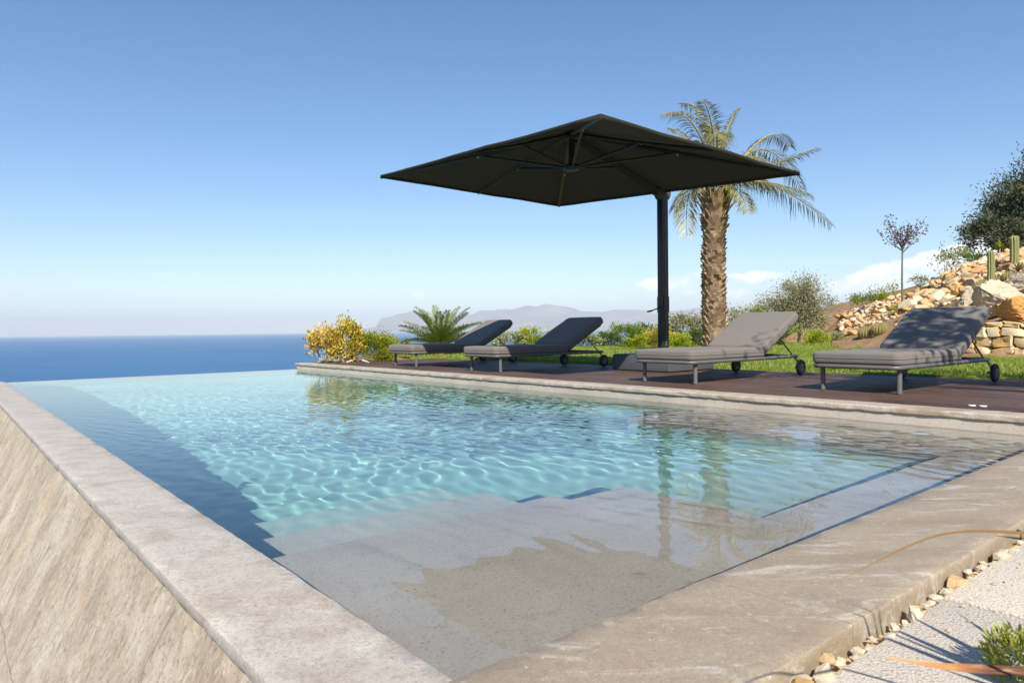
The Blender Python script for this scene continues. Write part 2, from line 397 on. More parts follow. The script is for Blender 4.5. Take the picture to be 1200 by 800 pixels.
# lawn sheet: behind the deck up to the shrubs and the foot of the bank
LAWN = [pw(-6.0, 7.8)[:2], pw(1.0, 6.95)[:2], pw(10.2, 6.45)[:2], pw(10.9, 6.5)[:2], (-2.9, 15.5), (-2.7, 20.2), (2.8, 20.6), (6.5, 22), (9.0, 24), (9.6, 21.8), (8.7, 18.4), (7.7, 14.8), (7.0, 12.4), (7.9, 11.0), (12, 9.0), (16, 7.0), (14, 2)]
def in_poly(X, Y, P):
    ins = np.zeros(X.shape, bool); n = len(P)
    for i in range(n):
        x0, y0 = P[i]; x1, y1 = P[(i+1) % n]
        c = ((y0 > Y) != (y1 > Y)) & (X < (x1-x0)*(Y-y0)/(y1-y0+1e-12)+x0); ins ^= c
    return ins
def lawn_mesh():
    xs = np.arange(-4, 16.2, .12); ys = np.arange(1.5, 24.6, .12)
    X, Y = np.meshgrid(xs, ys); Z = np.maximum(plateau(X, Y), ground_z(X, Y))+.035
    nx, ny = len(xs), len(ys); i = np.arange(nx*ny).reshape(ny, nx)
    wob = .12*np.sin(X*3.1)+.1*np.sin(Y*4.3+X)
    cx = (X+wob)[:-1, :-1]+.06; cy = (Y+wob)[:-1, :-1]+.06
    a = (cx-P0[0])*A2[0]+(cy-P0[1])*A2[1]; b = (cx-P0[0])*B2[0]+(cy-P0[1])*B2[1]
    k = in_poly(cx, cy, LAWN)
    xr = X[:-1, :-1]; yr = Y[:-1, :-1]; br_ = (xr-P0[0])*B2[0]+(yr-P0[1])*B2[1]; ar_ = (xr-P0[0])*A2[0]+(yr-P0[1])*A2[1]
    k |= (br_ > 6.2) & (br_ < 8) & (ar_ > -7) & (ar_ < 10.7)
    q = np.stack([i[:-1, :-1], i[:-1, 1:], i[1:, 1:], i[1:, :-1]], -1)[k]
    used = np.unique(q); mp = -np.ones(nx*ny, int); mp[used] = np.arange(len(used))
    co = np.stack([X, Y, Z], -1).reshape(-1, 3)[used]
    # keep under the deck
    aa = (co[:, 0]-P0[0])*A2[0]+(co[:, 1]-P0[1])*A2[1]; bb = (co[:, 0]-P0[0])*B2[0]+(co[:, 1]-P0[1])*B2[1]
    dk = deck_back(aa)
    co[:, 2] = np.where((bb < dk+.02) & (aa < 10.4), np.minimum(co[:, 2], -.06), co[:, 2])
    return np_mesh('lawn', co, mp[q])
def deck_back(a): return 7.15+(6.55-7.15)*(np.asarray(a)-1.0)/9.2
lm = lawn_mesh()
tag(link('lawn', lm, m_lawn(), None, 180), 'mown green lawn behind the deck', 'lawn', kind='structure')

def grass_mesh():
    n = 150000
    # blades spread over the lawn, denser close to the deck
    X = rng.uniform(-3.5, 14, n); Y = 6+18*rng.random(n)**1.35
    k = in_poly(X, Y, LAWN); a = (X-P0[0])*A2[0]+(Y-P0[1])*A2[1]; b = (X-P0[0])*B2[0]+(Y-P0[1])*B2[1]
    k |= (b > 6.3) & (b < 8) & (a > -6) & (a < 10.4)
    k &= (b > deck_back(a)+.03)
    X, Y = X[k], Y[k]; n = len(X); Z = np.maximum(plateau(X, Y), ground_z(X, Y))+.03
    h = rng.uniform(.02, .055, n); ang = rng.uniform(0, 2*pi, n); w = rng.uniform(.004, .010, n)*np.clip(Y/9, 1, 2)
    lean = rng.normal(0, .02, (n, 2))
    p0 = np.stack([X-w*np.cos(ang), Y-w*np.sin(ang), Z], -1); p1 = np.stack([X+w*np.cos(ang), Y+w*np.sin(ang), Z], -1)
    p2 = np.stack([X+lean[:, 0], Y+lean[:, 1], Z+h], -1)
    co = np.stack([p0, p1, p2], 1).reshape(-1, 3); return np_mesh('grass', co, np.arange(3*n).reshape(-1, 3))
M['grass'] = m_leaf('grass_blades', [(.17, .24, .03), (.26, .32, .05), (.34, .36, .08), (.21, .29, .04)], .4)
tag(link('grass', grass_mesh(), M['grass']), 'short green grass of the lawn', 'grass', kind='stuff')

# ------------------------------------------------------------------ sea, far coast, haze
def m_sea():
    t = NT('sea_water'); v = t.coord(obj=False)
    m = t.n('ShaderNodeMapping'); t.l(v, m.inputs[0]); m.inputs['Scale'].default_value = (.35, 1, 1)
    a = t.noise(m.outputs[0], .05, 8, .7); b = t.noise(v, .0022, 5, .6)
    m3 = t.n('ShaderNodeMapping'); t.l(v, m3.inputs[0]); m3.inputs['Scale'].default_value = (.1, 1, 1)
    s = t.noise(m3.outputs[0], .0045, 5, .65)
    c = t.ramp(b, [(.35, (.026, .115, .255)), (.65, (.04, .15, .30))])
    c = t.mix(c, (.03, .16, .30), t.ramp(s, [(.5, 0), (.7, .55)]))
    t.pbr(c, .45, .22, t.bump(a, 1.0, 6.0)); return t.m
R = 46000.0
mb = MB(); n = 96; rings = [0, 300, 1500, 6000, 18000, R]
vs = [(0, 0, 0)]; fs = []
for r in rings[1:]: vs += [(r*math.cos(2*pi*k/n), r*math.sin(2*pi*k/n), 0) for k in range(n)]
for k in range(n): fs.append((0, 1+k, 1+(k+1) % n))
for i in range(len(rings)-2):
    for k in range(n): fs.append((1+i*n+k, 1+(i+1)*n+k, 1+(i+1)*n+(k+1) % n, 1+i*n+(k+1) % n))
mb.add(vs, fs); sea = mb.build('sea', m_sea(), None, 180); sea.location = (0, 0, -60)
tag(sea, 'open deep blue sea stretching to the horizon', 'sea', kind='structure')

PROF = [(415, 387), (440, 383), (447, 372), (470, 366), (500, 364), (525, 367), (545, 369), (580, 362), (610, 360), (640, 357), (655, 358), (680, 363), (710, 364), (740, 364), (770, 367), (790, 362), (805, 358), (822, 357), (845, 362), (870, 366), (905, 372), (950, 376), (1000, 378), (1100, 379), (1200, 378)]
def hills_mesh():
    D0 = 24000; nx, ny = 420, 40
    px = np.linspace(405, 1210, nx); prof = np.interp(px, [p[0] for p in PROF], [p[1] for p in PROF])
    hor = 386.6-SL*(px-600); hgt = np.clip((hor-prof)/FPX*27000+60, 0, None)
    co = []
    for j in range(ny):
        t = j/(ny-1); D = D0+t*7000
        prof_t = np.interp(t, [0, .04, .25, .5, 1], [0, .12, .48, 1, .2])
        for i in range(nx):
            x = (px[i]-600)/FPX*D
            nz = mnoise.fractal(Vector((x/1500, D/1500, 3)), 1.0, 2.0, 6); nz2 = 1-abs(mnoise.noise(Vector((x/2300, D/3500, 9))))
            h = hgt[i]*prof_t*(1+.22*nz*(1-abs(t-.5)) + (.0 if abs(t-.5) < .05 else .25*(nz2-.6)))
            co.append((x, D, -62+max(0, h)))
    i = np.arange(nx*ny).reshape(ny, nx)
    return np_mesh('hills', np.array(co), np.stack([i[:-1, :-1], i[:-1, 1:], i[1:, 1:], i[1:, :-1]], -1).reshape(-1, 4))
def m_hills():
    t = NT('far_hills'); v = t.coord(obj=False); a = t.noise(v, .0007, 7, .7); b = t.noise(v, .004, 6, .7)
    c = t.ramp(a, [(.35, (.10, .10, .06)), (.55, (.24, .18, .12)), (.7, (.36, .28, .2))])
    c = t.mix(c, (.08, .09, .05), t.ramp(b, [(.5, 0), (.7, .6)])); t.pbr(c, .95, .05); return t.m
tag(link('hills', hills_mesh(), m_hills(), None, 180), 'hazy coastal mountains across the bay', 'hills', kind='structure')

HAZE_D = 5.2e-5
def haze():
    mb = MB(); mb.box(-50000, 50000, -50000, 50000, -80, 1150)
    t = NT('haze_air'); v = t.n('ShaderNodeVolumePrincipled')
    v.inputs['Color'].default_value = (.80, .88, 1.0, 1); v.inputs['Density'].default_value = HAZE_D
    v.inputs['Anisotropy'].default_value = -.08
    t.l(v.outputs[0], t.out.inputs['Volume'])
    o = mb.build('haze', t.m); tag(o, 'pale sea haze over the bay', 'haze', kind='stuff')
haze()

# ------------------------------------------------------------------ pool
zt = ZC
def slab_run(name, mat, along, u0, u1, v0, v1, z0, z1, joints=(), label='', cat='coping', r=.004, jit=.0018, chip=.004, seed=0):
    """stone slabs with worn, slightly irregular edges; u runs along the edge, v across it"""
    mb = MB(); us = [u0]+list(joints)+[u1]
    for i in range(len(us)-1):
        a = us[i]+(.0012 if i else 0); b = us[i+1]-(.0012 if i < len(us)-2 else 0)
        prof = []
        nv = max(2, int((v1-v0)/.04)); nz = max(1, int((z1-z0)/.012))
        for k in range(nv+1): prof.append((v0+r+(v1-v0-2*r)*k/nv, z1, 0, 1))
        prof += [(v1-r*.3, z1-r*.3, 1, 1)]+[(v1, z1-r-(z1-z0-2*r)*k/nz, 1, 0) for k in range(nz+1)]+[(v1-r*.3, z0+r*.3, 1, -1)]
        prof += [(v1-r, z0, 0, -1), (v0+r, z0, 0, -1), (v0+r*.3, z0+r*.3, -1, -1)]+[(v0, z0+r+(z1-z0-2*r)*k/nz, -1, 0) for k in range(nz+1)]+[(v0+r*.3, z1-r*.3, -1, 1)]
        n = max(3, int((b-a)/.03)); vs = []; m = len(prof)
        for t in range(n+1):
            u = a+(b-a)*t/n
            for (v, z, nx, nz_) in prof:
                q = Vector((u*9, v*9+seed, z*14)); d = jit*mnoise.fractal(q, 1, 2, 4)
                if nx: d -= chip*max(0, mnoise.fractal(Vector((u*14+seed, z*20, 4.)), .9, 2, 4)-.12)
                if nx == 0 and nz_ == 1: d *= .35
                vv, zz = v+nx*d, z+nz_*d*(.6 if nx else 1)
                vs.append(pw(u, vv, zz) if along == 'a' else pw(vv, u, zz))
        fs = [(t*m+k, t*m+(k+1) % m, (t+1)*m+(k+1) % m, (t+1)*m+k) for t in range(n) for k in range(m)]+[tuple(range(m)), tuple(range(n*m, n*m+m))[::-1]]
        mb.add(vs, fs)
    me = mb.mesh(name); bm = bmesh.new(); bm.from_mesh(me); bmesh.ops.recalc_face_normals(bm, faces=bm.faces); bm.to_mesh(me); bm.free()
    o = link(name, me, mat, None, 50); return tag(o, label, cat, kind='structure')
WL = .25   # left coping width
WN = .352
jb = ab(*at(972, 722, ZC)[:2])[1]
slab_run('pool_coping', M['coping_near'], 'b', -WL, 6.4, -WN, .006, ZC-.075, ZC, joints=(jb, jb+2.4), label='weathered tan stone coping along the near side of the pool', seed=3)
slab_run('pool_coping', M['coping_left'], 'a', .008, PL+.16, -WL, .006, ZC-.034, ZC, joints=(3.2, 6.6), label='pale grey stone coping along the left side of the pool', seed=7)
slab_run('pool_coping', M['coping_deck'], 'a', -3.3, PL+.24, PW-.014, PW+.22, -.036, .004, joints=(-1.2, .05, 1.9, 3.7, 5.5, 7.3, 9.0), label='rough edged stone coping between the pool and the wooden deck', r=.008, jit=.003, chip=.009, seed=11)

mb = MB()
FL = ZW-1.22
mb.pbox(-.34, PL+.15, -.235, 0, -2.3, ZC-.0345)                # left wall
mb.pbox(-.34, 0, .0005, PW+.2, -2.3, ZC-.0755)               # near wall
mb.pbox(.0005, PL+.2, PW, PW+.2, -2.3, -.0365)                 # deck side wall
mb.pbox(PL, PL+.15, .0005, PW-.0005, -2.3, ZW-.010)              # infinity edge
mb.pbox(.0005, PL-.0005, .0005, PW-.0005, -2.2, FL)            # floor
e = .001
steps = [(0, .98, 1.16, .07)] + [(0.98+.36*i, .98+.36*(i+1), 1.10, .07+.165*(i+1)) for i in range(6)]
for a0, a1, b1, dep in steps:
    mb.pbox(a0+e, a1+e*.5, e, b1, FL-.01, ZW-dep)
mb.pbox(e, .275, 1.16+e, PW-e, FL-.01, ZW-.075)                 # near ledge
mb.pbox(.275+e, .90, 1.16+e, 1.49, FL-.01, ZW-.085)            # ledge beside the shelf
mb.pbox(.275+e, 2.3, 3.12, PW-e, FL-.01, ZW-.077)
prof = [(e*1.5, FL-.02), (7.2, FL-.02), (7.2, FL+.001), (5.2, ZW-1.17), (2.6, ZW-.80), (e*1.5, ZW-.23)]
vs = [pw(a, b, z) for b in (e*1.5, PW-e*1.5) for a, z in prof]; k = len(prof)
mb.add(vs, [tuple(range(k)), tuple(range(k, 2*k))[::-1]]+[(i, (i+1) % k, k+(i+1) % k, k+i) for i in range(k)])              # deck side ledge
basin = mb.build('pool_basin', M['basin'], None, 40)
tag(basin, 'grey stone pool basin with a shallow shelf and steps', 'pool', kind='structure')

# battered outer wall, clad in streaked quartzite
def outer_wall():
    k = .5; a0, a1 = -.35, PL+.25; z0 = ZC-.045; z1 = -2.3
    b0 = -.237; L = math.hypot(k*(z0-z1), z0-z1)
    na, nl = 320, 80; vs = []; uv = []
    me_v = []; 
    org = Vector(pw(a0, b0, z0)); ex = Vector((A2[0], A2[1], 0)); dn = Vector(pw(a0, b0-k*(z0-z1), z1))-org; ey = -dn.normalized(); ez = ex.cross(ey)
    if ez.dot(Vector((-B2[0], -B2[1], .3))) < 0: ez = -ez
    Mx = Matrix((( ex.x, ey.x, ez.x, org.x), (ex.y, ey.y, ez.y, org.y), (ex.z, ey.z, ez.z, org.z), (0, 0, 0, 1)))
    W = a1-a0
    for j in range(nl+1):
        for i in range(na+1):
            x = W*i/na; y = -L*j/nl
            d = .010*mnoise.fractal(Vector((x*5, y*2.2, 1)), .8, 2, 5)
            vs.append((x, y, d))
    q = [(j*(na+1)+i, (j+1)*(na+1)+i, (j+1)*(na+1)+i+1, j*(na+1)+i+1) for j in range(nl) for i in range(na)]
    n0 = len(vs); vs += [(0, 0, -.22), (W, 0, -.22), (W, -L, -.35), (0, -L, -.35)]
    top = list(range(na+1)); bot = [nl*(na+1)+i for i in range(na+1)]
    lf = [j*(na+1) for j in range(nl+1)]; rg = [j*(na+1)+na for j in range(nl+1)]
    q += [tuple(top)+(n0+1, n0), tuple(bot[::-1])+(n0+3, n0+2), tuple(lf[::-1])+(n0, n0+3), tuple(rg)+(n0+2, n0+1), (n0, n0+1, n0+2, n0+3)]
    mb = MB(); mb.add(vs, q); o = mb.build('pool_wall', M['clad'], None, 50); o.matrix_world = Mx
    tag(o, 'sloping outer pool wall clad in streaked sand coloured stone', 'wall')
outer_wall()

# water
def water():
    g = .0105; a0, a1, b0, b1 = -.06, PL+.155, -.06, PW+.06
    na, nb = int((a1-a0)/g), int((b1-b0)/g)
    a = np.linspace(a0, a1, na+1); b = np.linspace(b0, b1, nb+1); Am, Bm = np.meshgrid(a, b)
    r = np.random.default_rng(3); Hh = np.zeros_like(Am); slope2 = 0
    wx = Am+.12*np.sin(1.7*Bm+.6*Am)+.05*np.sin(4.1*Am-2.2*Bm); wy = Bm+.12*np.sin(1.3*Am+.7*Bm+1)+.05*np.sin(3.7*Bm+2.9*Am)
    for lam0, wgt in ((.40, .10), (.26, .26), (.19, .50), (.14, .95), (.11, 1.4), (.085, 1.4)):
        if lam0 == .14: Hlow = Hh.copy()
        for _ in range(7):
            lam = lam0*r.uniform(.85, 1.18); th = r.normal(1.65, .45) if r.random() < .7 else r.uniform(0, 2*pi)
            kx, ky = 2*pi/lam*math.cos(th), 2*pi/lam*math.sin(th); amp = wgt/(2*pi/lam)*.0080
            Hh += amp*np.sin(kx*wx+ky*wy+r.uniform(0, 6.28)); 
    lively = np.exp(-(((Am-2.6)/2.6)**2+((Bm-2.5)/1.5)**2)); calm = .38+.75*lively
    calm *= np.clip(.55+(PL-Am)/4, .55, 1)
    shelf = np.exp(-((np.maximum(Am, 0)/1.35)**4+(np.maximum(Bm, 0)/1.5)**4))
    shelf = np.maximum(shelf, .8*np.exp(-(np.maximum(Am, 0)/.45)**4-(np.maximum(Bm, 0)/1.7)**4))
    Hh = Hlow+(Hh-Hlow)*(1-.82*shelf); calm *= 1-.55*shelf
    for lam, th, ph in ((.105, 1.50, 0), (.135, 1.66, 2), (.17, 1.46, 4), (.085, 1.60, 1)):
        env = .5+.5*np.sin(Am*5.1+Bm*3.3+ph*1.7)*np.sin(Am*2.3-Bm*4.2+ph)
        Hh += shelf*env*.0085*lam/(2*pi)*3.8*np.sin(2*pi/lam*(math.cos(th)*Am+math.sin(th)*Bm+.03*np.sin(Am*6+ph))+ph)
    calm *= np.maximum(np.clip((Am-.02)/.3, .08, 1), np.clip((Bm-1.3)/.6, 0, .85))
    Z = ZW+Hh*calm
    fade = np.clip((PL-.05-Am)/.5, 0, 1); Z = ZW+(Z-ZW)*(.15+.85*fade)
    X = P0[0]+A2[0]*Am+B2[0]*Bm; Y = P0[1]+A2[1]*Am+B2[1]*Bm
    co = np.stack([X, Y, Z], -1).reshape(-1, 3); ny, nx = Am.shape; i = np.arange(nx*ny).reshape(ny, nx)
    q = np.stack([i[:-1, :-1], i[1:, :-1], i[1:, 1:], i[:-1, 1:]], -1).reshape(-1, 4)
    # orientation upward
    me = bpy.data.meshes.new('pool_water')
    loop = np.concatenate([i[0, :-1], i[:-1, -1], i[-1, :0:-1], i[:0:-1, 0]])
    low = co[loop].copy(); low[:, 2] = -1.9; nb0 = len(co); m = len(loop)
    verts = np.vstack([co, low])
    faces = [tuple(f) for f in q.tolist()]
    for k in range(m):
        k2 = (k+1) % m; faces.append((int(loop[k]), int(loop[k2]), nb0+k2, nb0+k))
    faces.append(tuple(nb0+k for k in range(m)))
    me.from_pydata(verts.tolist(), [], faces)
    bm = bmesh.new(); bm.from_mesh(me); bmesh.ops.recalc_face_normals(bm, faces=bm.faces); bm.to_mesh(me); bm.free()
    t = NT('pool_water'); g_ = t.n('ShaderNodeBsdfGlass'); g_.inputs['Roughness'].default_value = 0; g_.inputs['IOR'].default_value = 1.333; g_.inputs['Color'].default_value = (.97, .995, 1, 1)
    t.l(g_.outputs[0], t.out.inputs['Surface'])
    o = link('pool_water', me, t.m, None, 40)
    tag(o, 'clear turquoise pool water with small ripples', 'water', kind='structure')
    return o
wobj = water(); wobj.cycles.is_caustics_caster = True
basin.cycles.is_caustics_receiver = True

# fittings on the pool floor and ledge
def refr(px, py, depth):
    d = ray(px, py); p = CAM+d*((ZW-CH)/d[2]); h = d[:2]; s = np.linalg.norm(h); s2 = s/1.333; c2 = math.sqrt(1-s2*s2)
    return (p[0]+h[0]/s*s2/c2*depth, p[1]+h[1]/s*s2/c2*depth)
for i, (px, py, dep, lab) in enumerate([(249, 492, 1.22, 'round white drain cover on the pool floor nearer the left coping'), (403, 478, 1.22, 'round white drain cover on the pool floor nearer the deck'),
                            (951, 496, .079, 'round white inlet cover under water by the deck wall, the left one'), (1078, 508, .079, 'round white inlet cover under water by the deck wall, nearest the pool corner')]):
    x, y = refr(px, py, dep); a_, b_ = ab(x, y); b_ = min(b_, PW-.09); x, y, _ = pw(a_, b_)
    mb = MB(); rr = .13 if dep > 1 else .055
    mb.lathe([(rr, 0), (rr, .006), (rr*.85, .012), (rr*.2, .014)], 24)
    o = mb.build('drain_cover' if dep > 1 else 'inlet_cover', M['white'], None, 40); o.location = (x, y, ZW-dep+.002); o.cycles.is_caustics_receiver = True
    tag(o, lab, 'pool fitting', 'white round pool fittings')
# skimmer lid finger plugs in the deck
for i, (px, py) in enumerate([(1139, 476.5), (1152, 477.3)]):
    p = at(px, py, 0); mb = MB(); mb.lathe([(.022, 0), (.022, .004), (.018, .006)], 20)
    o = mb.build('deck_plug', M['white'], None, 40); o.location = (p[0], p[1], .007)
    tag(o, ['left white round plug set in the deck near the coping', 'right white round plug set in the deck near the coping'][i], 'plug', 'white plugs in the deck')

# ------------------------------------------------------------------ deck
def deck():
    mb = MB(); w = .118; b = PW+.226
    while b < 7.2:
        b1 = b+w-.006
        a_end = 10.25 if b < 6.5 else float(np.interp(-b, [-7.15, -6.55], [1.0, 10.2]))
        a = -3.3-random.random()
        while a < a_end:
            a2 = min(a+random.uniform(2.2, 3.4), a_end)
            if a_end-a2 < .5: a2 = a_end
            mb.pbox(a+.0015, a2-.0015, b, b1, -.025, random.uniform(.0035, .0055)); a = a2
        b += w
    o = mb.build('deck', M['deck'], None, 40, bevel=.003, seg=1); tag(o, 'dark brown hardwood deck beside the pool', 'deck', kind='structure')
    mb = MB(); mb.pbox(-3.3, 10.2, PW+.23, 6.45, -.16, -.06); s = mb.build('deck_base', M['base_grey'], None, 40); tag(s, 'dark base under the deck boards', 'deck base', kind='structure')
deck()

# ------------------------------------------------------------------ paving slabs, chips
ZP = -.122
for i, (b0, b1) in enumerate([(.13, 1.148), (1.168, 2.19), (2.21, 3.23), (3.25, 4.27)]):
    mb = MB(); mb.pbox(-1.62, -WN-.038+.006*math.sin(i*2), b0, b1, ZP-.06, ZP)
    o = mb.build('paving_slab', M['paver'], None, 40, bevel=.005)
    tag(o, ['rough pale paving slab at the corner with spiky leaf shadows on it', 'rough pale paving slab beyond the joint, second from the pool corner', 'rough pale paving slab third from the pool corner', 'rough pale paving slab farthest from the pool corner'][i], 'paving slab', 'paving slabs along the coping')
mb = MB(); mb.pbox(-1.66, -.34, .05, 4.4, -.29, ZP-.028)
tag(mb.build('gravel_bed', M['chip'], None, 40), 'crumbly pale grit under the paving slabs', 'gravel', kind='structure')

def rock_mesh(name, seed, sub=2, rough=.38, flat=(1, 1, 1), cuts=6):
    bm = bmesh.new(); bmesh.ops.create_icosphere(bm, subdivisions=sub, radius=1)
    r = random.Random(seed); off = Vector((r.random()*50, r.random()*50, r.random()*50))
    planes = []
    for _ in range(cuts):
        n = Vector((r.gauss(0, 1), r.gauss(0, 1), r.gauss(0, 1))).normalized(); planes.append((n, r.uniform(.5, .8)))
    for v in bm.verts:
        p = v.co.copy(); p *= 1+rough*mnoise.fractal(p*1.1+off, 1, 2, 4)
        for n, d in planes:
            t = p.dot(n)
            if t > d: p -= n*(t-d)*.9
        v.co = Vector((p.x*flat[0], p.y*flat[1], p.z*flat[2]))
    me = bpy.data.meshes.new(name); bm.to_mesh(me); bm.free(); return me
def crag(me, seed):
    for v in me.vertices:
        p = Vector(v.co); n = p.normalized(); q = p*3.2+Vector((seed, 0, 0))
        f = mnoise.hetero_terrain(q, .8, 2.1, 5, .6)
        v.co = p+n*(.10*(1-abs(mnoise.noise(q*1.3)))-.08+.045*mnoise.fractal(q*3.2, .8, 2, 4))
def smooth_me(me, ang):
    me.polygons.foreach_set('use_smooth', [True]*len(me.polygons)); me.set_sharp_from_angle(angle=math.radians(ang)); me.update()
chipm = [rock_mesh('limestone_chip', 100+i, 1, .3, (1, .8, .7), 5) for i in range(7)]
for m in chipm: m.materials.append(M['chip'])
def put(me, name, loc, s, label, cat, group=None, rot=None, sz=None):
    o = bpy.data.objects.new(name, me); COL.objects.link(o); o.location = loc
    o.rotation_euler = rot if rot else (random.uniform(-.5, .5), random.uniform(-.5, .5), random.uniform(0, 6.28))
    o.scale = sz if sz else (s*random.uniform(.8, 1.25), s*random.uniform(.8, 1.2), s*random.uniform(.7, 1.1))
    return tag(o, label, cat, group)
b = .2
while b < 3.6:
    s = random.choice((.008, .010, .013, .016, .024))*random.uniform(.8, 1.2)
    x, y, _ = pw(-WN-random.uniform(.010, .036), b)
    put(random.choice(chipm), 'limestone_chip', (x, y, ZP-.02+s*.8), s, 'pale limestone chip wedged between the coping and the paving slabs', 'stone chip', 'limestone chips along the coping')
    b += random.uniform(.55, 1.5)*s*1.5
for _ in range(16):
    s = random.uniform(.004, .009); x, y, _ = pw(-WN-random.uniform(.06, .13), random.uniform(.3, 2.6))
    put(random.choice(chipm), 'limestone_chip', (x, y, ZP+s*.5), s, 'tiny pale limestone chip lying on the paving slab edge', 'stone chip', 'limestone chips strewn on the slabs')
for t_ in np.linspace(.0, .5, 9):
    s = random.uniform(.005, .010); x, y, _ = pw(-WN-.05-t_*.5, 1.158+random.uniform(-.004, .004))
    put(random.choice(chipm), 'limestone_chip', (x, y, ZP-.012), s, 'pale limestone chip in the joint between two paving slabs', 'stone chip', 'limestone chips in the slab joint')

# ------------------------------------------------------------------ loungers
def rbox(L, W, T, rx=.03, seg=4, puff=.010, nx=10, ny=6, seed=0):
    """soft cushion: length x, width y, thickness z, centred in y and z, x from 0"""
    bm = bmesh.new(); bmesh.ops.create_cube(bm, size=1)
    for v in bm.verts: v.co = Vector(((v.co.x+.5)*L, v.co.y*W, v.co.z*T))
    ve = [e for e in bm.edges if abs(e.verts[0].co.z-e.verts[1].co.z) > T*.5]
    bmesh.ops.bevel(bm, geom=ve, offset=min(.06, W*.2), segments=5, profile=.5, affect='EDGES')
    he = [e for e in bm.edges if e.is_manifold and e.calc_face_angle(0) > .8]
    bmesh.ops.bevel(bm, geom=he, offset=rx, segments=seg, profile=.6, affect='EDGES')
    fs = [f for f in bm.faces if abs(f.normal.z) > .9]
    bmesh.ops.triangulate(bm, faces=fs)
    bmesh.ops.subdivide_edges(bm, edges=list({e for f in bm.faces if abs(f.normal.z) > .95 for e in f.edges if e.calc_length() > .12}), cuts=4, use_grid_fill=True)
    for v in bm.verts:
        u = v.co.x/L*2-1; w = v.co.y/(W/2); f = max(0, (1-u*u))*max(0, (1-w*w))
        n = mnoise.noise(Vector((v.co.x*5, v.co.y*5, seed+v.co.z*2)))
        v.co.z += math.copysign(puff*f**.5, v.co.z)+.0035*n*(1 if v.co.z > 0 else .3)
        v.co.y += .004*mnoise.noise(Vector((v.co.x*6, seed+3, v.co.z*9)))
    bmesh.ops.recalc_face_normals(bm, faces=bm.faces)
    me = bpy.data.meshes.new('cushion'); bm.to_mesh(me); bm.free(); return me
def rrect(x0, x1, y0, y1, z, r, n=6):
    pts = []
    for cx, cy, s in ((x1-r, y1-r, 0), (x0+r, y1-r, 1), (x0+r, y0+r, 2), (x1-r, y0+r, 3)):
        for k in range(n+1):
            q = pi/2*(s+k/n); pts.append((cx+r*math.cos(q), cy+r*math.sin(q), z))
    return pts
HX = 1.15; BA = math.radians(28); BLN = .80
def make_lounger():
    root = empty('sun_lounger')
    f = MB(); f.tube(rrect(-.095, 1.84, -.335, .335, .205, .07), .0185, 10, closed=True)
    for x in (.35, .75, 1.15): f.tube([(x, -.33, .203), (x, .33, .203)], .012, 8)
    f.build('frame', M['metal'], root, 60)
    s = MB()
    for k in range(9):
        x = .0+k*.125; s.box(x, x+.085, -.318, .318, .214, .222)
    s.build('slat_panel', M['metal'], root)
    for sy in (1, -1):
        l = MB(); l.tube([(0, sy*.30, 0.004), (0, sy*.30, .2)], .0195, 12); l.build('leg', M['metal'], root, 60)
        w = MB(); Mx = Matrix.Translation((1.76, sy*.395, .086)) @ Matrix.Rotation(pi/2, 4, 'X')
        w.lathe([(.045, -.016), (.076, -.016), (.084, -.009), (.084, .009), (.076, .016), (.045, .016)], 28, Mx); wo = w.build('wheel', M['rubber'], root, 40)
        h = MB(); h.lathe([(.044, -.018), (.044, .018)], 24, Mx); h.lathe([(.012, -.024), (.012, .024)], 16, Mx); h.build('hub', M['metal'], wo, 40)
        a = MB(); a.tube([(1.74, sy*.335, .20), (1.76, sy*.362, .15), (1.76, sy*.366, .088)], .011, 8); a.tube([(1.76, sy*.33, .088), (1.76, sy*.385, .088)], .008, 8); a.build('wheel_bracket', M['metal'], root, 60)
    seat = link('seat_cushion', rbox(1.265, .70, .095, seed=1), M['cushion'], root, 179); seat.location = (-.115, 0, .271)
    p = MB(); p.tube(rrect(.0, 1.265, -.351, .351, .0, .06), .0042, 6, closed=True); p.build('piping', M['cushion'], seat, 180)
    br = empty('backrest', (HX, 0, .232)); br.parent = root; br.rotation_euler = (0, -BA, 0)
    bc = link('back_cushion', rbox(BLN, .70, .092, seed=5), M['cushion'], br, 179); bc.location = (0, 0, .062)
    p = MB(); p.tube(rrect(.0, BLN, -.351, .351, .0, .06), .0042, 6, closed=True); p.build('piping', M['cushion'], bc, 180)
    fr = MB(); fr.tube(rrect(.01, BLN-.03, -.30, .30, 0, .05), .013, 8, closed=True)
    for k in range(6): fr.box(.08+k*.115, .15+k*.115, -.295, .295, -.004, .005)
    fr.build('back_frame', M['metal'], br, 60)
    st = MB(); c, sn = math.cos(BA), math.sin(BA)
    for sy in (1, -1):
        q = (HX+.42*c, sy*.27, .232+.42*sn-.01); st.tube([q, (HX+.60, sy*.31, .212)], .007, 8)
    st.tube([(HX+.60, -.315, .212), (HX+.60, .315, .212)], .008, 8)
    st.build('stay', M['black_metal'], root, 60)
    return root
LW = .30
spots = [((488, 430.1), 0, 'dark grey sun lounger beside the yellow bushes and by the low palm'),
         ((586.6, 437.0), 0, 'dark grey sun lounger shaded by the parasol, left of its square base'),
         ((815, 451.0), 0, 'sunlit grey sun lounger in front of the parasol base and the tall palm'),
         ((1054.0, 462.9), -1.2, 'grey sun lounger dappled with tree shade in front of the stone wall')]
lz = make_lounger()
for i, (pp, rot, lab) in enumerate(spots):
    o = lz if i == 0 else copy_tree(lz)
    p = at(*pp, 0); yaw = YAW_B+math.radians(rot); left = np.array([-math.sin(yaw), math.cos(yaw)])
    q = p[:2]+left*LW
    o.location = (q[0], q[1], .006); o.rotation_euler = (0, 0, yaw)
    tag(o, lab, 'sun lounger', 'sun loungers on the deck')

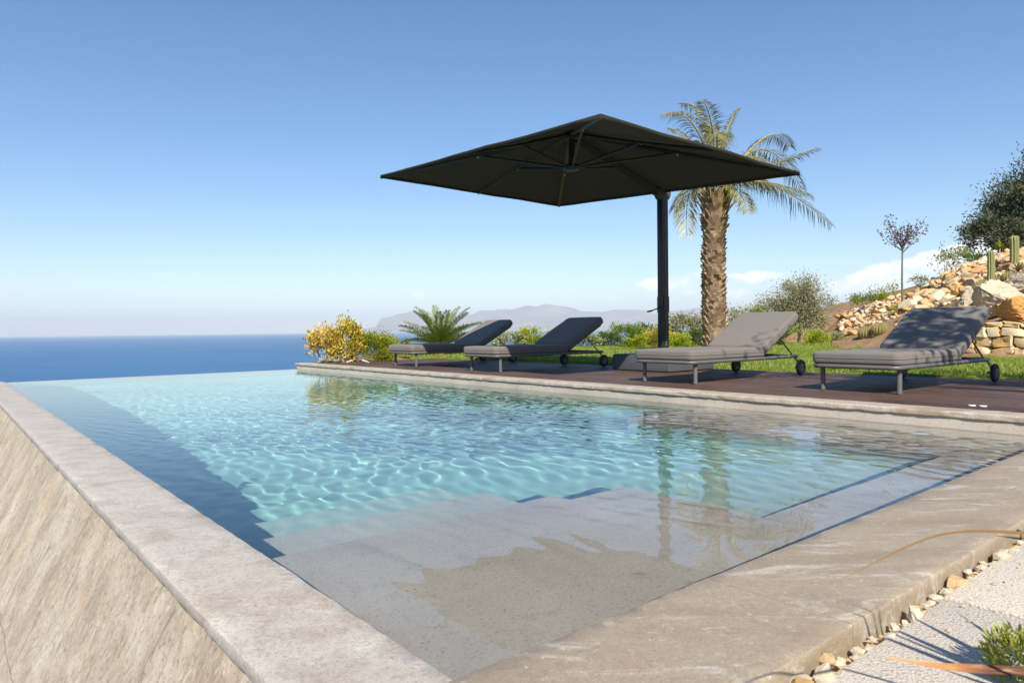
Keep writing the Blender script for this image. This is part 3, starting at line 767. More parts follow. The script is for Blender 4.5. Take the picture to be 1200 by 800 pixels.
# ------------------------------------------------------------------ cantilever parasol
def canopy_fabric():
    t = NT('parasol_fabric'); v = t.coord(); n = t.noise(v, 300, 3, .7); b = t.noise(v, 2.5, 4)
    c = t.mix((.066, .063, .047), (.09, .086, .066), t.math('MULTIPLY', t.math('ADD', n, b), .5))
    d = t.n('ShaderNodeBsdfDiffuse'); t.l(c, d.inputs[0]); t.l(t.bump(n, .2, .002), d.inputs['Normal'])
    tr = t.n('ShaderNodeBsdfTranslucent'); tr.inputs[0].default_value = (.21, .205, .165, 1)
    mx = t.n('ShaderNodeMixShader'); mx.inputs[0].default_value = .35; t.l(d.outputs[0], mx.inputs[1]); t.l(tr.outputs[0], mx.inputs[2]); t.l(mx.outputs[0], t.out.inputs[0]); return t.m
def parasol():
    EZ = 2.45
    Nc, Lc, Rc, Fc = [np.array(at(*q, EZ)) for q in ((704, 133.5), (446, 205.5), (937, 201.5), (655, 239.5))]
    Nc = np.array(at(704, 133.5, 2.25)); Lc = np.array(at(446, 205.5, 2.42)); Rc = np.array(at(937, 201.5, 2.22)); Fc = np.array(at(655, 239.5, 2.365))
    ctr = np.array([.708, 8.0, 0]); apex = ctr+np.array([0, 0, 2.83])
    pole = np.array([1.945, 8.93])
    root = empty('cantilever_parasol', (pole[0], pole[1], 0.006)); inv = np.array([pole[0], pole[1], .006])
    tag(root, 'large square dark olive cantilever parasol with a black pole and box base', 'parasol')
    L = lambda p: np.array(p)-inv
    cs = [Nc, Rc, Fc, Lc]
    # canopy: eight panels with a slight sag, a real fabric thickness and a hem
    mb = MB(); nr, ns = 10, 12
    rim = []
    for i in range(4):
        p, q = cs[i], cs[(i+1) % 4]
        for k in range(ns):
            t = k/ns; s = 4*t*(1-t); s2 = math.sin(2*pi*t)**2
            r = p+(q-p)*t; cin = (ctr[:2]-r[:2]); r = r.copy(); r[:2] += cin*.012*s2
            rim.append((r, s2))
    m = len(rim); vs = [L(apex)]
    for j in range(1, nr+1):
        f = j/nr
        for (r, s2) in rim:
            p = apex+(r-apex)*f; p = p.copy(); p[2] += .005*mnoise.fractal(Vector((p[0]*2.5, p[1]*2.5, 2.)), 1, 2, 3); p[2] -= .035*s2*math.sin(pi*min(1, f))**1+.0; p[2] += .004*math.sin(pi*f)
            vs.append(L(p))
    fs = [(0, 1+k, 1+(k+1) % m) for k in range(m)]
    for j in range(nr-1):
        for k in range(m): fs.append((1+j*m+k, 1+(j+1)*m+k, 1+(j+1)*m+(k+1) % m, 1+j*m+(k+1) % m))
    o0 = 1+(nr-1)*m; hs = len(vs)
    for k in range(m): p = vs[o0+k].copy(); p[2] -= .035; vs.append(p)
    for k in range(m): fs.append((o0+k, hs+k, hs+(k+1) % m, o0+(k+1) % m))
    mb.add(vs, fs); can = mb.build('canopy', canopy_fabric(), root, 30)
    md = can.modifiers.new('cloth', 'SOLIDIFY'); md.thickness = .004; md.offset = 1
    ht = np.array([ctr[0], ctr[1], 2.77]); hb = np.array([ctr[0], ctr[1], 2.38])
    ends = []
    for i in range(4): ends.append((cs[i], True)); ends.append(((cs[i]+cs[(i+1) % 4])/2, False))
    for (e, corner) in ends:
        r = MB(); d = (e-ht); d2 = d.copy(); hpt = ht+d*.03
        tip = e+np.array([0, 0, -.03]); hp = np.array([hpt[0], hpt[1], apex[2]-.085])
        mid = (hp+tip)/2+np.array([0, 0, -.012 if not corner else -.004])
        r.tube([L(hp), L(mid), L(tip)], [.030, .026, .020], 4, sq=.75); ro = r.build('rib', M['black_metal'], root, 30)
        s = MB(); f = .46 if corner else .52; sp = hp+(tip-hp)*f+np.array([0, 0, .0])
        s.tube([L(hb+d/np.linalg.norm(d)*np.array([1, 1, 0])*.06), L(sp)], .014, 6); s.build('strut', M['black_metal'], ro, 60)
        if not corner or True:
            c_ = MB(); c_.lathe([(.012, -.012), (.012, .012)], 8, Matrix.Translation(Vector(L(sp+np.array([0, 0, -.015]))))); c_.build('pin', M['white'], ro, 40)
    h = MB(); h.lathe([(.035, 2.38), (.035, 2.80)], 14, Matrix.Translation(Vector(L(np.array([ctr[0], ctr[1], 0]))))); h.lathe([(.05, 2.345), (.085, 2.355), (.095, 2.38), (.085, 2.405), (.04, 2.415)], 20, Matrix.Translation(Vector(L(np.array([ctr[0], ctr[1], 0])))))
    h.lathe([(.06, 2.70), (.085, 2.72), (.085, 2.775), (.05, 2.79)], 20, Matrix.Translation(Vector(L(np.array([ctr[0], ctr[1], 0])))))
    h.build('hub', M['black_metal'], root, 40)
    # arm from the head joint up to the hub
    jt = np.array([pole[0], pole[1], 2.27]); a_ = MB()
    dirb = (ctr[:2]-pole)/np.linalg.norm(ctr[:2]-pole)
    st = jt+np.array([dirb[0]*.10, dirb[1]*.10, .0]); en = np.array([ctr[0]-dirb[0]*.07, ctr[1]-dirb[1]*.07, 2.72])
    a_.tube([L(st), L(en)], [.060, .052], 4, sq=.8); a_.build('arm', M['black_metal'], root, 30)
    yaw = math.atan2(dirb[1], dirb[0])
    Mj = Matrix.Translation(Vector(L(jt))) @ Matrix.Rotation(yaw, 4, 'Z')
    j_ = MB(); j_.lathe([(.10, -.055), (.12, -.04), (.12, .04), (.10, .055)], 24, Mj @ Matrix.Rotation(pi/2, 4, 'X')); j_.box(-.08, .12, -.035, .035, -.09, .09, Mj @ Matrix.Rotation(-.35, 4, 'Y')); j_.build('head_joint', M['base_grey'], root, 40)
    p_ = MB(); Mp = Matrix.Rotation(yaw, 4, 'Z')
    p_.box(-.062, .062, -.045, .045, .18, 2.24, Mp); po = p_.build('pole', M['black_metal'], root, 40, bevel=.014, seg=3)
    g_ = MB(); g_.box(-.012, .012, -.0475, -.0455, .3, 2.08, Mp); g_.box(-.012, .012, .0455, .0475, .3, 2.08, Mp); g_.build('track', M['base_grey'], po)
    c_ = MB(); c0 = Vector((-.0, .0, .83))
    Mw = Matrix.Translation((1.91-pole[0], 8.82-pole[1], 0)) @ Matrix.Rotation(YAW_B, 4, 'Z')
    c_.box(-.045, .045, -.062, .062, .73, .93, Mp @ Matrix.Translation((-.0, -.0, 0)))
    hx = L(aty(764, 364, 8.75)); hs_ = L(aty(776, 359, 8.75))
    c_.tube([hs_, hx], .008, 8); c_.tube([hx, hx+np.array([-.06, 0, -.012])], .011, 8); 
    c_.build('crank_handle', M['black_metal'], root, 40)
    # square box base on the deck
    b_ = MB(); b_.box(-.45, .45, -.45, .45, .006, .19, Mw); bo = b_.build('base', M['base_grey'], root, 40, bevel=.012, seg=3)
    b2 = MB(); b2.box(-.44, .44, -.44, .44, .1905, .205, Mw); b2.box(-.11, .11, -.09, .09, .205, .225, Mp); b2.build('lid', M['base_grey'], bo, 40, bevel=.006)
parasol()

# ------------------------------------------------------------------ plants
def leaf_cloud(name, C, N_, size, asp, mat, parent=None, upbias=.4, fold=.25):
    """one diamond leaf per centre; C centres (n,3)"""
    n = len(C); d = rng.normal(0, 1, (n, 3)); d[:, 2] += upbias; d /= np.linalg.norm(d, axis=1)[:, None]
    if N_ is not None: d = d*.55+N_*.75; d /= np.linalg.norm(d, axis=1)[:, None]
    r = rng.normal(0, 1, (n, 3)); s = np.cross(d, r); s /= np.linalg.norm(s, axis=1)[:, None]+1e-9
    nn = np.cross(d, s); L_ = size*rng.uniform(.65, 1.3, n)[:, None]; w = L_*asp
    p0 = C; p2 = C+d*L_; m_ = C+d*L_*.5; p1 = m_+s*w*.5+nn*w*fold; p3 = m_-s*w*.5+nn*w*fold
    co = np.stack([p0, p1, p2, p3], 1).reshape(-1, 3)
    return link(name, np_mesh(name, co, np.arange(4*n).reshape(-1, 4)), mat, parent)

def shrub(name, loc, rx, ry, h, n, size, mat, stem_mat, label, cat='shrub', group=None, asp=.45, K=22, spread=.23, base=.12, upright=.4, nst=7, open_=0.0, seed=None, part='foliage', root=None):
    r = np.random.default_rng(seed if seed is not None else random.randrange(10**6))
    o = root or empty(name, loc)
    if root is None: tag(o, label, cat, group)
    ks = []
    for _ in range(K):
        v = r.normal(0, 1, 3); v /= np.linalg.norm(v); rad = r.uniform(.45, 1)**.6*r.uniform(.78, 1.08)
        ks.append((v[0]*rx*rad, v[1]*ry*rad, h*(base+(1-base)*.5)+v[2]*h*.5*(1-base)*rad))
    ks = np.array(ks); wt = r.uniform(.4, 1.4, K); wt /= wt.sum(); idx = r.choice(K, n, p=wt)
    sig = spread*np.array([rx, ry, h*.55])*r.uniform(.6, 1.2, (K, 1))[idx]
    C = ks[idx]+r.normal(0, 1, (n, 3))*sig; C[:, 2] = np.maximum(C[:, 2], .02*h)
    out = C-np.array([0, 0, h*.4]); out /= np.linalg.norm(out, axis=1)[:, None]+1e-9
    out[:, 2] += upright; 
    s = MB()
    for k in range(nst):
        t = ks[r.integers(K)]; b = np.array([r.normal(0, rx*.10), r.normal(0, ry*.10), -.05])
        mid = (b+t)/2+np.array([r.normal(0, rx*.08), r.normal(0, ry*.08), h*.05]); rr = max(.006, h*.014)
        s.tube([b, mid, t], [rr, rr*.7, rr*.3], 5)
    s.build('stem', stem_mat, o, 60)
    leaf_cloud(part, C, out, size, asp, mat, o)
    return o

M['twig'] = m_bark('twig_bark', (.20, .15, .11), (.36, .29, .22))
M['twig_pale'] = m_bark('pale_twig_bark', (.34, .28, .22), (.50, .43, .34))
M['bark_dark'] = m_bark('dark_bark', (.10, .075, .055), (.2, .16, .12))
lf = {
 'yellow': m_leaf('yellow_leaves', [(.66, .45, .03), (.74, .54, .07), (.20, .22, .03), (.70, .50, .06), (.34, .33, .05), (.76, .58, .14), (.16, .19, .03)], .35),
 'yellowpale': m_leaf('pale_yellow_leaves', [(.72, .50, .10), (.78, .60, .2), (.64, .42, .07), (.45, .38, .1)], .35),
 'ygreen': m_leaf('yellow_green_leaves', [(.20, .26, .015), (.36, .36, .025), (.13, .20, .015), (.52, .44, .05)], .35),
 'green': m_leaf('green_leaves', [(0.085, 0.162, 0.023), (0.171, 0.247, 0.038), (0.247, 0.304, 0.057), (0.114, 0.190, 0.030)], .3),
 'dgreen': m_leaf('dark_green_leaves', [(0.051, 0.088, 0.024), (0.093, 0.136, 0.034), (0.145, 0.187, 0.051), (0.068, 0.102, 0.027)], .25),
 'lime': m_leaf('lime_leaves', [(0.300, 0.360, 0.018), (0.420, 0.450, 0.030), (0.210, 0.285, 0.018)], .35),
 'pale': m_leaf('pale_green_leaves', [(0.300, 0.330, 0.150), (0.420, 0.435, 0.225), (0.195, 0.240, 0.090), (0.510, 0.510, 0.300)], .3),
 'olive': m_leaf('olive_leaves', [(.19, .19, .09), (.32, .31, .16), (.42, .38, .22), (.13, .14, .065)], .25),
 'olivedark': m_leaf('dark_olive_leaves', [(0.040, 0.052, 0.025), (0.069, 0.081, 0.040), (0.127, 0.132, 0.069), (0.184, 0.184, 0.103)], .2),
 'red': m_leaf('plum_red_leaves', [(.10, .035, .05), (.15, .055, .07), (.20, .09, .10), (.07, .03, .04)], .3),
 'palm': m_leaf('palm_leaflets', [(.155, .16, .045), (.24, .225, .065), (.105, .12, .035), (.32, .27, .09), (.38, .31, .14)], .25, .4, .5),
 'cycad': m_leaf('cycad_leaflets', [(0.102, 0.153, 0.031), (0.187, 0.238, 0.051), (0.272, 0.306, 0.085), (0.153, 0.187, 0.034)], .2, .35, .6),
}
# yellow bushes at the deck end
def onground(px, Y, dz=0.0):
    p = aty(px, 390, Y); return (p[0], p[1], gz(p[0], p[1])+dz)
def at_z(px, Y, z): p = aty(px, 390, Y); return (p[0], p[1], z)
def hpx(npx, Y): return npx/FPX*Y
YB = 'bushes at the end of the deck'
shrub('yellow_bush', at_z(377, 12.2, -.06), .26, .26, .62, 2000, .06, lf['yellowpale'], M['twig_pale'], 'straggly yellow leaved bush with bare stems, nearest the infinity edge', 'bush', YB, .6, K=16, spread=.2, base=.42, nst=14, seed=11)
shrub('yellow_bush', at_z(407, 12.3, -.06), .27, .27, .70, 3400, .056, lf['yellow'], M['twig_pale'], 'golden yellow bush between the straggly bush and the green bush', 'bush', YB, .6, K=24, spread=.22, base=.18, nst=10, seed=12)
g = shrub('green_bush', at_z(440, 12.5, -.06), .36, .36, .55, 7500, .042, lf['ygreen'], M['twig'], 'dense green bush with yellow tips beside the farthest lounger', 'bush', YB, .4, K=40, spread=.2, base=.02, seed=13)
shrub('yellow_bush', at_z(466, 15, -.06), .22, .2, .40, 500, .05, lf['ygreen'], M['twig'], 'small yellow green bush showing over the farthest lounger foot', 'bush', YB, .5, K=12, seed=14)
whs = [rock_mesh('white_stone', 300+i, 2, .3, (1.3, .9, .6)) for i in range(3)]
for m in whs: m.materials.append(M['rock_white']); smooth_me(m, 35)
for i, (px, s, lab) in enumerate([(374, .085, 'large white stone under the straggly yellow bush'), (393, .06, 'flat white stone under the golden yellow bush'), (406, .05, 'small white stone between the golden and green bushes'), (427, .065, 'white stone in front of the green bush')]):
    p = at(px, 425.5, 0); put(whs[i % 3], 'white_stone', (p[0], p[1]+.15, .015), s, lab, 'stone', 'white stones at the deck end', sz=(s*1.3, s, s*.8))

# hedge along the far edge of the lawn
hedge = [ # px, width px, top y, Y, leaf, n, leaf size, label
 (597, 34, 391, 19.8, 'pale', 900, .075, 'pale leaved shrub behind the shaded loungers, first from the low palm'),
 (622, 26, 386, 20.0, 'lime', 900, .07, 'upright lime green shrub seen between the two shaded loungers'),
 (651, 30, 390, 20.4, 'ygreen', 800, .07, 'yellow tipped shrub behind the second lounger backrest'),
 (688, 30, 393, 19.9, 'pale', 900, .075, 'pale variegated shrub right of the second lounger'),
 (712, 24, 389, 20.2, 'dgreen', 900, .06, 'dark green shrub between the pale shrub and the golden conifer'),
 (745, 20, 394, 19.6, 'lime', 1400, .05, 'golden green dwarf conifer left of the parasol pole'),
 (733, 34, 383, 21.3, 'green', 1300, .07, 'green shrub rising behind the golden dwarf conifer'),
 (772, 30, 385, 20.3, 'yellow', 1000, .065, 'yellow leaved shrub just left of the parasol pole'),
 (760, 44, 378, 22.0, 'dgreen', 1500, .075, 'tall dark shrub behind the yellow shrub by the pole'),
 (797, 22, 392, 19.7, 'lime', 900, .055, 'low lime green shrub just right of the parasol pole'),
 (806, 44, 371, 21.6, 'olive', 1700, .075, 'tall grey green shrub between the parasol pole and the palm trunk'),
 (818, 26, 388, 20.2, 'dgreen', 1000, .06, 'dark low shrub at the foot of the tall palm'),
 (872, 40, 362, 22.5, 'olive', 1700, .08, 'loose grey green shrub just right of the palm trunk'),
 (893, 48, 366, 21.2, 'green', 2000, .08, 'leafy green shrub behind the sunlit lounger backrest'),
 (903, 34, 384, 20.6, 'dgreen', 1200, .065, 'dark green undershrub below the olive'),
 (958, 24, 388, 21.4, 'lime', 800, .06, 'low yellow green shrub at the right end of the lawn hedge'),
 (975, 26, 391, 22.2, 'pale', 700, .065, 'low pale shrub beside the bank of rocks'),
]
for i, (px, w, top, Y, k, n, s, lab) in enumerate(hedge):
    p = aty(px, top, Y); g0 = max(gz(p[0], p[1]), -.35); h = p[2]-g0
    shrub('shrub', (p[0], p[1], g0), hpx(w, Y)*.58, hpx(w, Y)*.55, h*1.02, int(n*2.2), s, lf[k], M['twig'], lab, 'shrub', 'shrubs along the lawn edge', .45, K=20, spread=.24, base=0, seed=50+i, upright=.9 if k == 'lime' else .3)

# cycad-like low palm
def frond(mbs, base, ctrls, n, ll, wid, droop, keel=.5, taper=True, rch=.012, rs=None):
    """rachis along quadratic bezier; leaflets in two rows. mbs = (rachis MB, leaflet coords list)"""
    rs = rs or random
    p0, p1, p2 = [np.array(p, float) for p in ctrls]
    pts = [(1-t)**2*p0+2*t*(1-t)*p1+t*t*p2 for t in np.linspace(0, 1, 12)]
    mbs[0].tube(pts, list(np.linspace(rch, rch*.25, 12)), 5)
    L_ = np.linalg.norm(p1-p0)+np.linalg.norm(p2-p1)
    for i in range(n):
        t = .14+.86*(i+rs.random()*.6)/n; t = min(t, 1)
        p = (1-t)**2*p0+2*t*(1-t)*p1+t*t*p2; d = 2*(1-t)*(p1-p0)+2*t*(p2-p1); d /= np.linalg.norm(d)
        side = np.cross(d, [0, 0, 1.]); sn = np.linalg.norm(side); side = side/sn if sn > .05 else np.array([1., 0, 0])
        upv = np.cross(side, d)
        l = ll*(math.sin(pi*min(1, .12+.80*t))**.7 if taper else 1)*rs.uniform(.8, 1.15)
        for s in (1, -1):
            q = d*.62+side*s*.75+upv*keel*rs.uniform(.3, 1.2)+np.array([rs.gauss(0, .10), rs.gauss(0, .10), rs.gauss(0, .10)]); q /= np.linalg.norm(q)
            m_ = p+q*l*.5; e = p+q*l+np.array([0, 0, -droop*l*rs.uniform(.6, 1.3)])
            m_ = m_+np.array([0, 0, -droop*l*.22])
            wv = np.cross(q, upv); wv /= np.linalg.norm(wv)+1e-9
            mbs[1].append((p, m_+wv*wid*.5, e, m_-wv*wid*.5))
def frond_build(parent, base, ctrls, n, ll, wid, droop, lmat, rmat, name='frond', **kw):
    rmb = MB(); q = []; frond((rmb, q), base, ctrls, n, ll, wid, droop, **kw)
    co = np.array(q).reshape(-1, 3); me = np_mesh(name, co, np.arange(len(co)).reshape(-1, 4)); o = link(name, me, lmat, parent)
    rmb.build('stalk', rmat, o, 180); return o
M['stalk'] = m_bark('frond_stalk', (.25, .20, .07), (.42, .33, .12))
M['stalk_green'] = m_bark('cycad_stalk', (.09, .11, .03), (.2, .2, .06))

cyc = empty('low_palm', at_z(515, 14.6, -.02)); tag(cyc, 'low rosette palm with stiff arching green fronds behind the farthest lounger', 'palm')
t_ = MB(); t_.lathe([(.10, 0), (.14, .06), (.13, .16), (.10, .24), (.04, .29)], 14); t_.build('trunk', m_bark('cycad_trunk', (.22, .12, .06), (.42, .26, .14), (30, 30, 20)), cyc, 60)
rr = random.Random(5)
for k in range(46):
    q = k*2.399; el = rr.uniform(.30, .85) if k > 12 else rr.uniform(1.0, 1.4); Lf = rr.uniform(.78, .98)
    d = np.array([math.cos(q), math.sin(q), 0]); p0 = np.array([0, 0, .23])+d*.05
    p1 = p0+(d*math.cos(el)+np.array([0, 0, math.sin(el)]))*Lf*.6; p2 = p1+(d*math.cos(el*.35)+np.array([0, 0, math.sin(el*.55)-.30*(1.3-el)-.05]))*Lf*.5
    frond_build(cyc, None, (p0, p1, p2), 60, .16, .015, .03, lf['cycad'], M['stalk_green'], keel=.5, rch=.008, rs=rr)

# tall date palm
YP = 13.4
def tall_palm():
    base = aty(839.5, 415, YP); top = aty(839, 226, YP); bx, by = base[0], base[1]; z0 = gz(bx, by)-.05
    root = empty('tall_palm', (bx, by, z0)); tag(root, 'tall palm with a scaly trunk and dry windblown fronds behind the sunlit lounger', 'palm')
    rel = lambda p: np.array(p)-np.array([bx, by, z0])
    H = top[2]-z0
    prof = [(0, .27), (.06, .24), (.15, .22), (.5, .205), (.72, .20), (.85, .215), (.93, .21), (1, .15)]
    t = MB(); n = 26; m = 60; vs = []
    for j in range(m+1):
        f = j/m; r = np.interp(f, [p[0] for p in prof], [p[1] for p in prof]); cx = (top[0]-bx)*f-.05*math.sin(pi*f)
        for k in range(n):
            q = 2*pi*k/n; vs.append((cx+r*.9*math.cos(q), r*.9*math.sin(q), H*f))
    t.add(vs, [(j*n+k, j*n+(k+1) % n, (j+1)*n+(k+1) % n, (j+1)*n+k) for j in range(m) for k in range(n)]+[tuple(range(m*n, (m+1)*n))])
    # leaf bases: overlapping scales spiralling up the trunk
    r2 = random.Random(8); ns = 620
    for i in range(ns):
        f = (i+.5)/ns; q = i*2.39996; r = float(np.interp(f, [p[0] for p in prof], [p[1] for p in prof])); cx = (top[0]-bx)*f-.05*math.sin(pi*f)
        d = np.array([math.cos(q), math.sin(q), 0]); sd = np.array([-d[1], d[0], 0]); c = np.array([cx, 0, H*f])+d*r*.86
        w = r2.uniform(.055, .08); hh = r2.uniform(.07, .12)*(1.35 if f > .8 else 1); o_ = r2.uniform(.035, .085)*(1.4 if f > .78 else 1); sk = r2.gauss(0, .015)
        pts = [c-sd*w-np.array([0, 0, hh*.5]), c+sd*w-np.array([0, 0, hh*.5]), c+sd*(w*.55+sk)+d*o_+np.array([0, 0, hh*.55]), c-sd*(w*.55-sk)+d*o_+np.array([0, 0, hh*.55]),
               c-sd*w*.3-d*.02+np.array([0, 0, hh*.62]), c+sd*w*.3-d*.02+np.array([0, 0, hh*.62])]
        t.add(pts, [(0, 1, 2, 3), (3, 2, 5, 4), (0, 3, 4), (1, 5, 2)])
    tm = NT('palm_trunk'); v = tm.coord((1, 1, 1)); geo = tm.n('ShaderNodeNewGeometry'); a = tm.noise(v, 30, 6, .7)
    c = tm.ramp(geo.outputs['Random Per Island'], [(0, (.17, .105, .065)), (.4, (.32, .225, .145)), (.75, (.44, .325, .215)), (1, (.24, .155, .10))])
    c = tm.mix(c, (.13, .085, .05), tm.ramp(a, [(.5, 0), (.7, .7)])); tm.pbr(c, .9, .15, tm.bump(a, .6, .01))
    t.build('trunk', tm.m, root)
    # boots, yellow green stubs under the crown
    b_ = MB(); 
    for i in range(34):
        q = i*2.39996; f = .86+.14*i/34; d = np.array([math.cos(q), math.sin(q), 0]); c = np.array([(top[0]-bx)*f, 0, H*f])+d*.15
        b_.tube([c, c+d*.10+np.array([0, 0, .14]), c+d*r2.uniform(.16, .30)+np.array([0, 0, r2.uniform(.26, .40)])], [.035, .024, .012], 5)
    b_.build('boots', M['stalk'], root, 60)
    # fronds as (mid px, mid py, tip px, tip py, depth of mid, depth of tip, leaflet length, droop)
    F_ = [(893, 190, 975, 264, .2, .5, .42, .85), (890, 203, 951, 228, -.5, -.9, .36, .8), (893, 130, 940, 222, .5, 1.0, .42, .8), (893, 196, 958, 174, -.3, -.7, .36, .55), (905, 128, 925, 172, .7, 1.3, .4, .7),
          (846, 150, 866, 127, .1, .3, .22, .25), (820, 118, 776, 134, -.3, -.8, .36, .7), (832, 112, 798, 122, .4, .9, .38, .7), (838, 128, 822, 118, -.5, -1.0, .38, .6),
          (806, 150, 782, 150, .6, 1.2, .36, .7), (800, 196, 805, 276, -.2, -.5, .40, .5), (812, 205, 790, 245, .5, .9, .36, .7), (868, 212, 876, 248, -.4, -.9, .34, .5),
          (880, 160, 908, 200, -.7, -1.4, .36, .8), (842, 140, 838, 160, -.9, -1.7, .40, .8), (846, 140, 850, 160, 1.1, 2.0, .38, .7), (838, 135, 828, 150, .2, .4, .34, .6), (870, 185, 905, 222, .7, 1.2, .34, .8)]
    for (mx, my, tx, ty, dm, dt, ll, dr) in F_:
        p0 = rel(aty(839+(mx-839)*.12, 219, YP)); p1 = rel(aty(mx, my, YP+dm)); p2 = rel(aty(tx, ty, YP+dt))
        frond_build(root, None, (p0, p1, p2), 84, ll, .015, dr, lf['palm'], M['stalk'], keel=.25, rch=.024, rs=r2)
tall_palm()

def tree(name, loc, H, tr, crown_c, crown_r, n, size, lmat, bmat, label, K=30, limbs=10, seed=1, asp=.35, spread=.2, group=None, twigs=0):
    r = np.random.default_rng(seed); root = empty(name, loc); tag(root, label, 'tree', group)
    cc = np.array(crown_c); cr = np.array(crown_r); ks = []
    for _ in range(K):
        v = r.normal(0, 1, 3); v /= np.linalg.norm(v); ks.append(cc+v*cr*r.uniform(.35, 1.0)*r.uniform(.85, 1.12))
    ks = np.array(ks); t = MB(); fork = np.array([r.normal(0, .08), r.normal(0, .08), H*.45])
    t.tube([(0, 0, -.2), fork*.5+np.array([.03, 0, 0]), fork], [tr, tr*.8, tr*.65], 10)
    for k in range(limbs):
        e_ = ks[k % K]; mid = fork+(e_-fork)*.5+r.normal(0, .12, 3)*H*.2+np.array([0, 0, H*.03])
        t.tube([fork-np.array([0, 0, .05]), mid, e_], [tr*.5, tr*.28, tr*.08], 6)
    for k in range(twigs):
        e_ = ks[r.integers(K)]; o_ = e_-cc; o_ /= np.linalg.norm(o_); t.tube([e_-o_*.3, e_+o_*r.uniform(.2, .7)+r.normal(0, .15, 3)], [.012, .003], 4)
    t.build('trunk', bmat, root, 60)
    wt = r.uniform(.35, 1.4, K); wt /= wt.sum(); idx = r.choice(K, n, p=wt)
    C = ks[idx]+r.normal(0, 1, (n, 3))*cr*spread*r.uniform(.6, 1.25, (K, 1))[idx]
    out = C-cc; out /= np.linalg.norm(out, axis=1)[:, None]+1e-9
    leaf_cloud('crown', C, out*.6, size, asp, lmat, root); return root
# bushy olive beyond the lawn
p = aty(935, 400, 24); tree('olive_tree', (p[0], p[1], gz(p[0], p[1])), 1.6, .06, (0, 0, 1.35), (1.28, 1.1, .98), 16000, .085, lf['olive'], M['twig'], 'rounded grey green olive bush beyond the end of the lawn', K=46, limbs=22, seed=21, spread=.17, twigs=60)
# dark trees on top of the bank
p = aty(1226, 250, 24.0); g0 = gz(p[0], p[1])
tree('evergreen_tree', (p[0], p[1], g0), 4.5, .16, (0, 0, aty(1226, 238, 24)[2]-g0), (2.0, 2.0, 1.95), 34000, .13, lf['olivedark'], M['bark_dark'], 'large dark evergreen tree at the right edge above the rock bank', K=60, limbs=18, seed=22, spread=.15, twigs=50)
p = aty(1172, 280, 23.5); g0 = gz(p[0], p[1])
tree('evergreen_tree', (p[0], p[1], g0), 1.4, .07, (0, 0, aty(1172, 272, 23.5)[2]-g0), (1.05, .9, .66), 9000, .11, lf['olivedark'], M['bark_dark'], 'lower dark evergreen tree in front of the large one above the rock bank', K=28, limbs=10, seed=23, spread=.2, twigs=25)
# olive tree out of the frame to the right whose shade falls on the deck
p = (5.35, 1.35); tree('olive_tree', (p[0], p[1], gz(*p)), 4.4, .13, (-.85, .95, 4.2), (1.5, 1.4, .8), 2700, .11, lf['olive'], M['bark_dark'], 'olive tree on the right whose dappled shade falls on the deck', K=20, limbs=18, seed=24, spread=.13)

# young red leaved tree
def red_tree():
    b = aty(1057.5, 353, 21.5); z0 = gz(b[0], b[1]); root = empty('plum_tree', (b[0], b[1], z0)); tag(root, 'slender young tree with a small dark red crown on the rock bank', 'tree')
    H = aty(1057.5, 253, 21.5)[2]-z0; cz = aty(1057.5, 296, 21.5)[2]-z0; r = np.random.default_rng(31)
    t = MB(); t.tube([(0, 0, -.1), (-.01, 0, cz*.5), (.0, 0, cz), (0.02, 0, cz+.25)], [.032, .028, .024, .015], 8); C = []
    for k in range(22):
        q = k*2.4; el = r.uniform(.75, 1.35); L_ = r.uniform(.55, 1.0)*(H-cz); d = np.array([math.cos(q)*math.cos(el), math.sin(q)*math.cos(el), math.sin(el)])
        s_ = np.array([0, 0, cz+r.uniform(-.05, .2)]); e_ = s_+d*L_*1.02; mid = (s_+e_)/2+np.array([d[0], d[1], 0])*.10
        t.tube([s_, mid, e_], [.011, .007, .003], 5)
        for f in r.uniform(.3, 1.02, 26): C.append(s_+(e_-s_)*f+np.array([d[0], d[1], 0])*.15*math.sin(pi*min(f, 1))+r.normal(0, .035, 3))
    t.build('trunk', M['bark_dark'], root, 60); leaf_cloud('crown', np.array(C), None, .08, .55, lf['red'], root)
red_tree()

